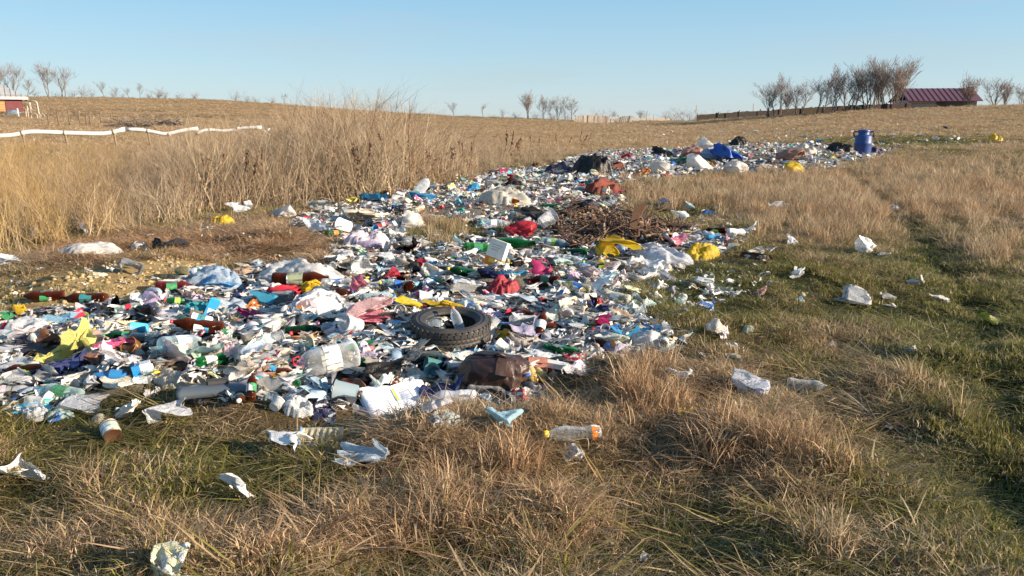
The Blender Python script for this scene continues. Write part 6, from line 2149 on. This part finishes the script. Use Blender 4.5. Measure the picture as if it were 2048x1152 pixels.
    print('grass tufts', len(P))
    scatter('grass', GRASS, P, RO, SC, KN, TI, WA, 'mixed green turf and dry straw grass covering the field', 'grass')

scatter_grass()

# ------------------------------------------------------------------ litter: every other piece one can count
MARKS = [(901, 690, 'beside the old tyre'), (985, 770, 'near the leather holdall'), (795, 815, 'near the open notebook'), (655, 750, 'near the large ribbed bottle'), (130, 715, 'near the big lemon bag'), (222, 758, 'near the blue slipper'),
         (620, 545, 'near the biggest white sack'), (740, 640, 'near the pink and white bag'), (570, 604, 'near the crumpled red cloth'), (985, 530, 'near the printed carton'), (1236, 520, 'near the ruffled yellow bag'), (1250, 465, 'by the wood chip heap'),
         (1005, 584, 'near the dark pink bag'), (250, 600, 'below the clay mound'), (735, 490, 'near the lavender cloth'), (830, 440, 'by the white bag above the grassy tuft'), (1010, 405, 'near the long cream sheet'), (1185, 345, 'near the large black sack'),
         (1458, 318, 'near the blue tarp'), (1585, 348, 'near the far round yellow bag'), (1724, 309, 'near the blue barrel'), (1280, 356, 'near the rust orange bag'), (1040, 468, 'near the bright red bag'), (437, 728, 'near the green glass bottle'), (1292, 695, 'by the knotted bag at the litter tip'),
         (1120, 600, 'in the white flakes between tyre and turf'), (424, 660, 'near the teal splashed tub'), (890, 620, 'near the long yellow bag'), (445, 449, 'near the yellow bag on straw'), (1705, 600, 'near the puffy white bag on turf'), (1620, 410, 'in the tall straw'), (1402, 515, 'near the yellow bag under the sheet')]
MARKW = [(at(a, b)[:2], t) for a, b, t in MARKS]
def where(x, y):
    return min(MARKW, key=lambda m_: (m_[0][0] - x) ** 2 + (m_[0][1] - y) ** 2)[1]

CN = [('white', 'white'), ('cream', 'cream'), ('grey', 'grey'), ('pale_blue', 'pale blue'), ('sky', 'bright blue'), ('blue', 'deep blue'), ('navy', 'navy'), ('red', 'red'), ('pink', 'pink'), ('magenta', 'magenta'), ('yellow', 'yellow'), ('green', 'green'), ('dark_green', 'dark green'), ('brown', 'brown'), ('black', 'black'), ('orange', 'orange'), ('teal', 'teal'), ('lilac', 'lilac'), ('tan', 'tan'), ('lemon', 'lemon')]
def pick(wts):
    names = list(wts)
    return rnd.choices(names, [wts[k_] for k_ in names])[0]
NAMES = dict(CN)
NAMES['clear'] = 'clear'
BAGW = dict(white=18, grey=5, clear=9, cream=4, pale_blue=4, sky=1.6, blue=.9, navy=.9, red=1.1, pink=1.1, magenta=.6, yellow=.6, black=1.8, green=.5, lilac=1.2, tan=.8)
WRAPW = dict(white=9, red=1.4, blue=1.5, sky=1.5, yellow=1.2, green=1.6, orange=1, magenta=1, cream=2, teal=1, brown=1.5, pink=1, navy=1)
PAPW = dict(white=8, cream=4, grey=2, tan=1.5, pale_blue=1)
RAGW = dict(grey=2, navy=2, brown=2, black=2, cream=2, tan=1.5, teal=.6, magenta=.5, lilac=1)
BOTW = {(.86, .88, .88): ('clear', 10), (.62, .76, .86): ('pale blue', 4), (.17, .045, .018): ('brown', 4.5), (.05, .32, .12): ('green', 3), (.02, .14, .06): ('dark green', 1.5), (.6, .55, .42): ('smoky', 1.5)}

def generic(x, y, kind):
    zz = Hs(x, y)
    r = math.hypot(x, y)
    wh_ = where(x, y)
    up_ = abs(rnd.gauss(0, .02))
    big = 1.0 if r < 14 else 1.35
    if kind in ('bag', 'wrapper', 'paper', 'rag', 'flat'):
        if kind == 'bag':
            c_ = pick(BAGW)
            if x > 1.0 and y < 11:                        # out on the turf only pale film has blown
                c_ = rnd.choice(['white', 'white', 'clear', 'cream', 'grey', 'pale_blue'])
            kd = rnd.choices(['sheet', 'puff3', 'drape', 'small'], [5, 2, 2, 2])[0]
            mk = 'clear' if c_ == 'clear' else 'film'
            s_ = (.10 + .20 * rnd.random() ** 1.4) * big * (.8 if kd == 'puff3' else 1) * (.6 if kd == 'small' else 1)
            nm, cat = {'sheet': ('plastic_film', 'plastic film'), 'puff3': ('plastic_bag', 'plastic bag'), 'drape': ('plastic_sheet', 'plastic sheet'), 'small': ('film_scrap', 'plastic scrap')}[kd]
            word = {'sheet': 'crumpled', 'puff3': 'bunched', 'drape': 'flattened', 'small': 'small twisted'}[kd]
            lab = '%s %s %s %s' % (word, NAMES[c_], nm.replace('_', ' '), wh_)
        elif kind == 'wrapper':
            c_, kd, mk = pick(WRAPW), rnd.choice(['sheet', 'flat', 'small']), 'print'
            s_, nm, cat = rnd.uniform(.07, .18) * big, 'wrapper', 'wrapper'
            lab = '%s %s printed wrapper %s' % ({'sheet': 'crumpled', 'flat': 'folded', 'small': 'little'}[kd], NAMES[c_], wh_)
        elif kind == 'paper':
            c_, kd, mk = pick(PAPW), rnd.choice(['flat', 'sheet', 'small']), 'paper'
            s_, nm, cat = rnd.uniform(.07, .2) * big, 'paper_scrap', 'paper'
            lab = '%s %s paper scrap %s' % ({'sheet': 'crumpled', 'flat': 'folded', 'small': 'little'}[kd], NAMES[c_], wh_)
        else:
            c_, kd, mk = pick(RAGW), rnd.choice(['drape', 'sheet']), 'cloth'
            s_, nm, cat = rnd.uniform(.15, .34) * big, 'rag', 'rag'
            lab = '%s %s cloth rag %s' % ({'sheet': 'crumpled', 'drape': 'spread'}[kd], NAMES[c_], wh_)
        seed = rnd.randrange(1000, 1000 + {'sheet': 9, 'puff3': 7, 'drape': 7, 'small': 9, 'flat': 7}[kd])
        col = tuple(min(1, v * rnd.uniform(.8, 1.1)) for v in C[c_])
        hz_ = {'sheet': .5, 'puff3': .42, 'drape': .28, 'small': .6, 'flat': .35}[kd] * rnd.uniform(.7, 1.3)
        o = add(nm, shape_mesh(kd, seed, mk), None, (x, y, zz + up_ - .008), (rnd.gauss(0, .2), rnd.gauss(0, .2), rnd.uniform(0, 6.28)), (s_, s_ * rnd.uniform(.55, .95), s_ * hz_), col)
        tag(o, lab, cat, '%ss %s' % (nm.replace('_', ' '), wh_))
    elif kind == 'bottle':
        cols = list(BOTW)
        col = rnd.choices(cols, [BOTW[k_][1] for k_ in cols])[0]
        st_ = rnd.choices(['pet', 'small', 'water', 'glass', 'jug', 'waist'], [5, 4, 4, .8, 1.5, 1.5])[0]
        cr = rnd.choices([0, 1, 2], [2, 4, 3])[0]
        word = ('intact', 'dented', 'flattened')[cr]
        cn = BOTW[col][0]
        if st_ == 'jug':
            col, cn = rnd.choice([((.78, .77, .74), 'white'), ((.05, .3, .6), 'blue'), ((.7, .5, .05), 'yellow'), ((.5, .05, .06), 'red')])
        if st_ == 'glass':
            cr, word = 0, 'glass'
        lc = rnd.choice([None, None, 'green', 'teal', 'white', 'red', 'blue', 'orange', 'lime', 'sky'])
        cpc = rnd.choice([None, 'white', 'red', 'blue', 'green', 'yellow', 'white'])
        lab = '%s %s bottle%s %s' % (word, cn, '' if lc is None else ' with %s label' % {'sky': 'light blue'}.get(lc, lc), wh_)
        put_bottle(x, y, zz + up_ - .01, st_, cr, rnd.uniform(.8, 1.05) * (1 if r < 14 else 1.2), rnd.uniform(0, 6.28), rnd.gauss(0, .12), tuple(v * rnd.uniform(.85, 1.05) for v in col), None if cpc is None else C[cpc], None if lc is None else C[lc], lab, 'bottles ' + wh_)
    elif kind == 'cup':
        c_ = rnd.choices(['white', 'clear', 'cream', 'red', 'brown', 'sky'], [5, 5, 2, 1, 1, 1])[0]
        o = add('plastic_cup', CUPS[(c_ == 'clear', rnd.randrange(3))], None, (x, y, zz + up_ + .02), (0, rnd.uniform(.9, 1.7), rnd.uniform(0, 6.28)), rnd.uniform(.8, 1.2) * big, C[c_])
        tag(o, 'tipped %s plastic cup %s' % (NAMES[c_], wh_), 'cup', 'cups ' + wh_)
    elif kind == 'carton':
        c_ = pick(WRAPW)
        s_ = rnd.uniform(.06, .14) * big
        o = add('carton', CARTONS[rnd.randrange(3)], None, (x, y, zz + up_), (rnd.gauss(0, .5), rnd.gauss(0, .5), rnd.uniform(0, 6.28)), (s_, s_ * .7, s_ * rnd.uniform(.4, .9)), C[c_])
        tag(o, 'squashed %s printed carton %s' % (NAMES[c_], wh_), 'carton', 'cartons ' + wh_)
CUPS = {}
for cl_ in (0, 1):
    for q_ in range(3):
        CUPS[(bool(cl_), q_)] = cup_mesh('cup', .028 + .004 * q_, .037 + .006 * q_, .085 - .02 * q_, 'clear' if cl_ else 'hard', 16)
CARTONS = []
for q_ in range(3):
    bm = bmesh.new()
    bmesh.ops.create_cube(bm, size=1.0)
    bmesh.ops.subdivide_edges(bm, edges=bm.edges[:], cuts=3, use_grid_fill=True)
    for v in bm.verts:
        v.co += Vector((mno.noise(v.co * 1.7 + Vector((q_ * 9, 0, 0))), mno.noise(v.co * 1.7 + Vector((0, q_ * 7 + 5, 0))), mno.noise(v.co * 1.7 + Vector((0, 3, q_ * 5))))) * .22
        v.co.z += .45
    me = bpy.data.meshes.new('carton')
    bm.to_mesh(me)
    bm.free()
    me.materials.append(M['print'])
    CARTONS.append(me)

g = np.random.default_rng(123)
plan = [(LITTER, .78, dict(bag=420, wrapper=210, paper=100, rag=70, bottle=250, cup=60, carton=50)), (FARLIT, .4, dict(bag=130, wrapper=30, paper=40, rag=40, bottle=25, cup=6, carton=18)), (RIGHTFLAKES, .8, dict(bag=45, paper=60, wrapper=12, bottle=8, cup=8)),
        ([(1250, 540), (1560, 500), (1650, 640), (1500, 720), (1350, 650)], .8, dict(bag=5, paper=12)), ([(1180, 372), (1330, 360), (1620, 352), (1560, 450), (1420, 470), (1260, 420)], .6, dict(bag=14, paper=12)),
        ([(1280, 258), (1700, 245), (1950, 262), (1900, 296), (1780, 300), (1500, 282), (1320, 292)], .5, dict(bag=22, paper=16)), ([(940, 345), (1110, 330), (1180, 360), (880, 390)], .7, dict(bag=22, paper=14, bottle=6)),
        ([(0, 800), (280, 755), (560, 800), (900, 815), (1000, 850), (600, 870), (300, 845), (0, 860)], .9, dict(bag=9, paper=12, bottle=4, wrapper=5)), ([(1190, 560), (1300, 540), (1450, 500), (1420, 640), (1380, 720), (1200, 740)], .9, dict(bag=16, paper=18, bottle=4, wrapper=3))]
for poly, share, dd in plan:
    kinds = [k_ for k_, n_ in dd.items() for _ in range(n_)]
    pts = sample_zone(poly, len(kinds), share, g)
    order = g.permutation(len(kinds))
    for (x, y), i in zip(pts, order):
        a, b = project(np.array([x]), np.array([y]), H(np.array([x]), np.array([y])))
        if (in_poly(a, b, TUFTS)[0] or in_poly(a, b, CHIPS)[0]) and rnd.random() < .55:
            continue
        if math.hypot(x - TX, y - TY) < .36 or any((x - a_) ** 2 + (y - b_) ** 2 < c_ * c_ for a_, b_, c_ in CLEAR):
            continue
        generic(float(x), float(y), kinds[i])
by_label = {}
for o in bpy.data.objects:
    if o.parent is None and o.get('group') and o.get('label') and 'kind' not in o:
        by_label.setdefault(o['label'], []).append(o)
for lab, obs in by_label.items():
    if len(obs) < 2 or not any(lab.endswith(t) for _, t in MARKW):
        continue
    for o in obs[1:]:
        order = sorted(MARKW, key=lambda m_: (m_[0][0] - o.location.x) ** 2 + (m_[0][1] - o.location.y) ** 2)
        for k_ in range(1, 4):
            t = order[k_][1]
            for pre in ('near ', 'beside ', 'by ', 'below ', 'in '):
                if t.startswith(pre):
                    t = t[len(pre):]
                    break
            new = '%s towards %s' % (lab, t)
            if len(new.split()) <= 16 and new not in by_label and not any(p.get('label') == new for p in obs):
                o['label'] = new
                break
print('objects', len(bpy.data.objects))
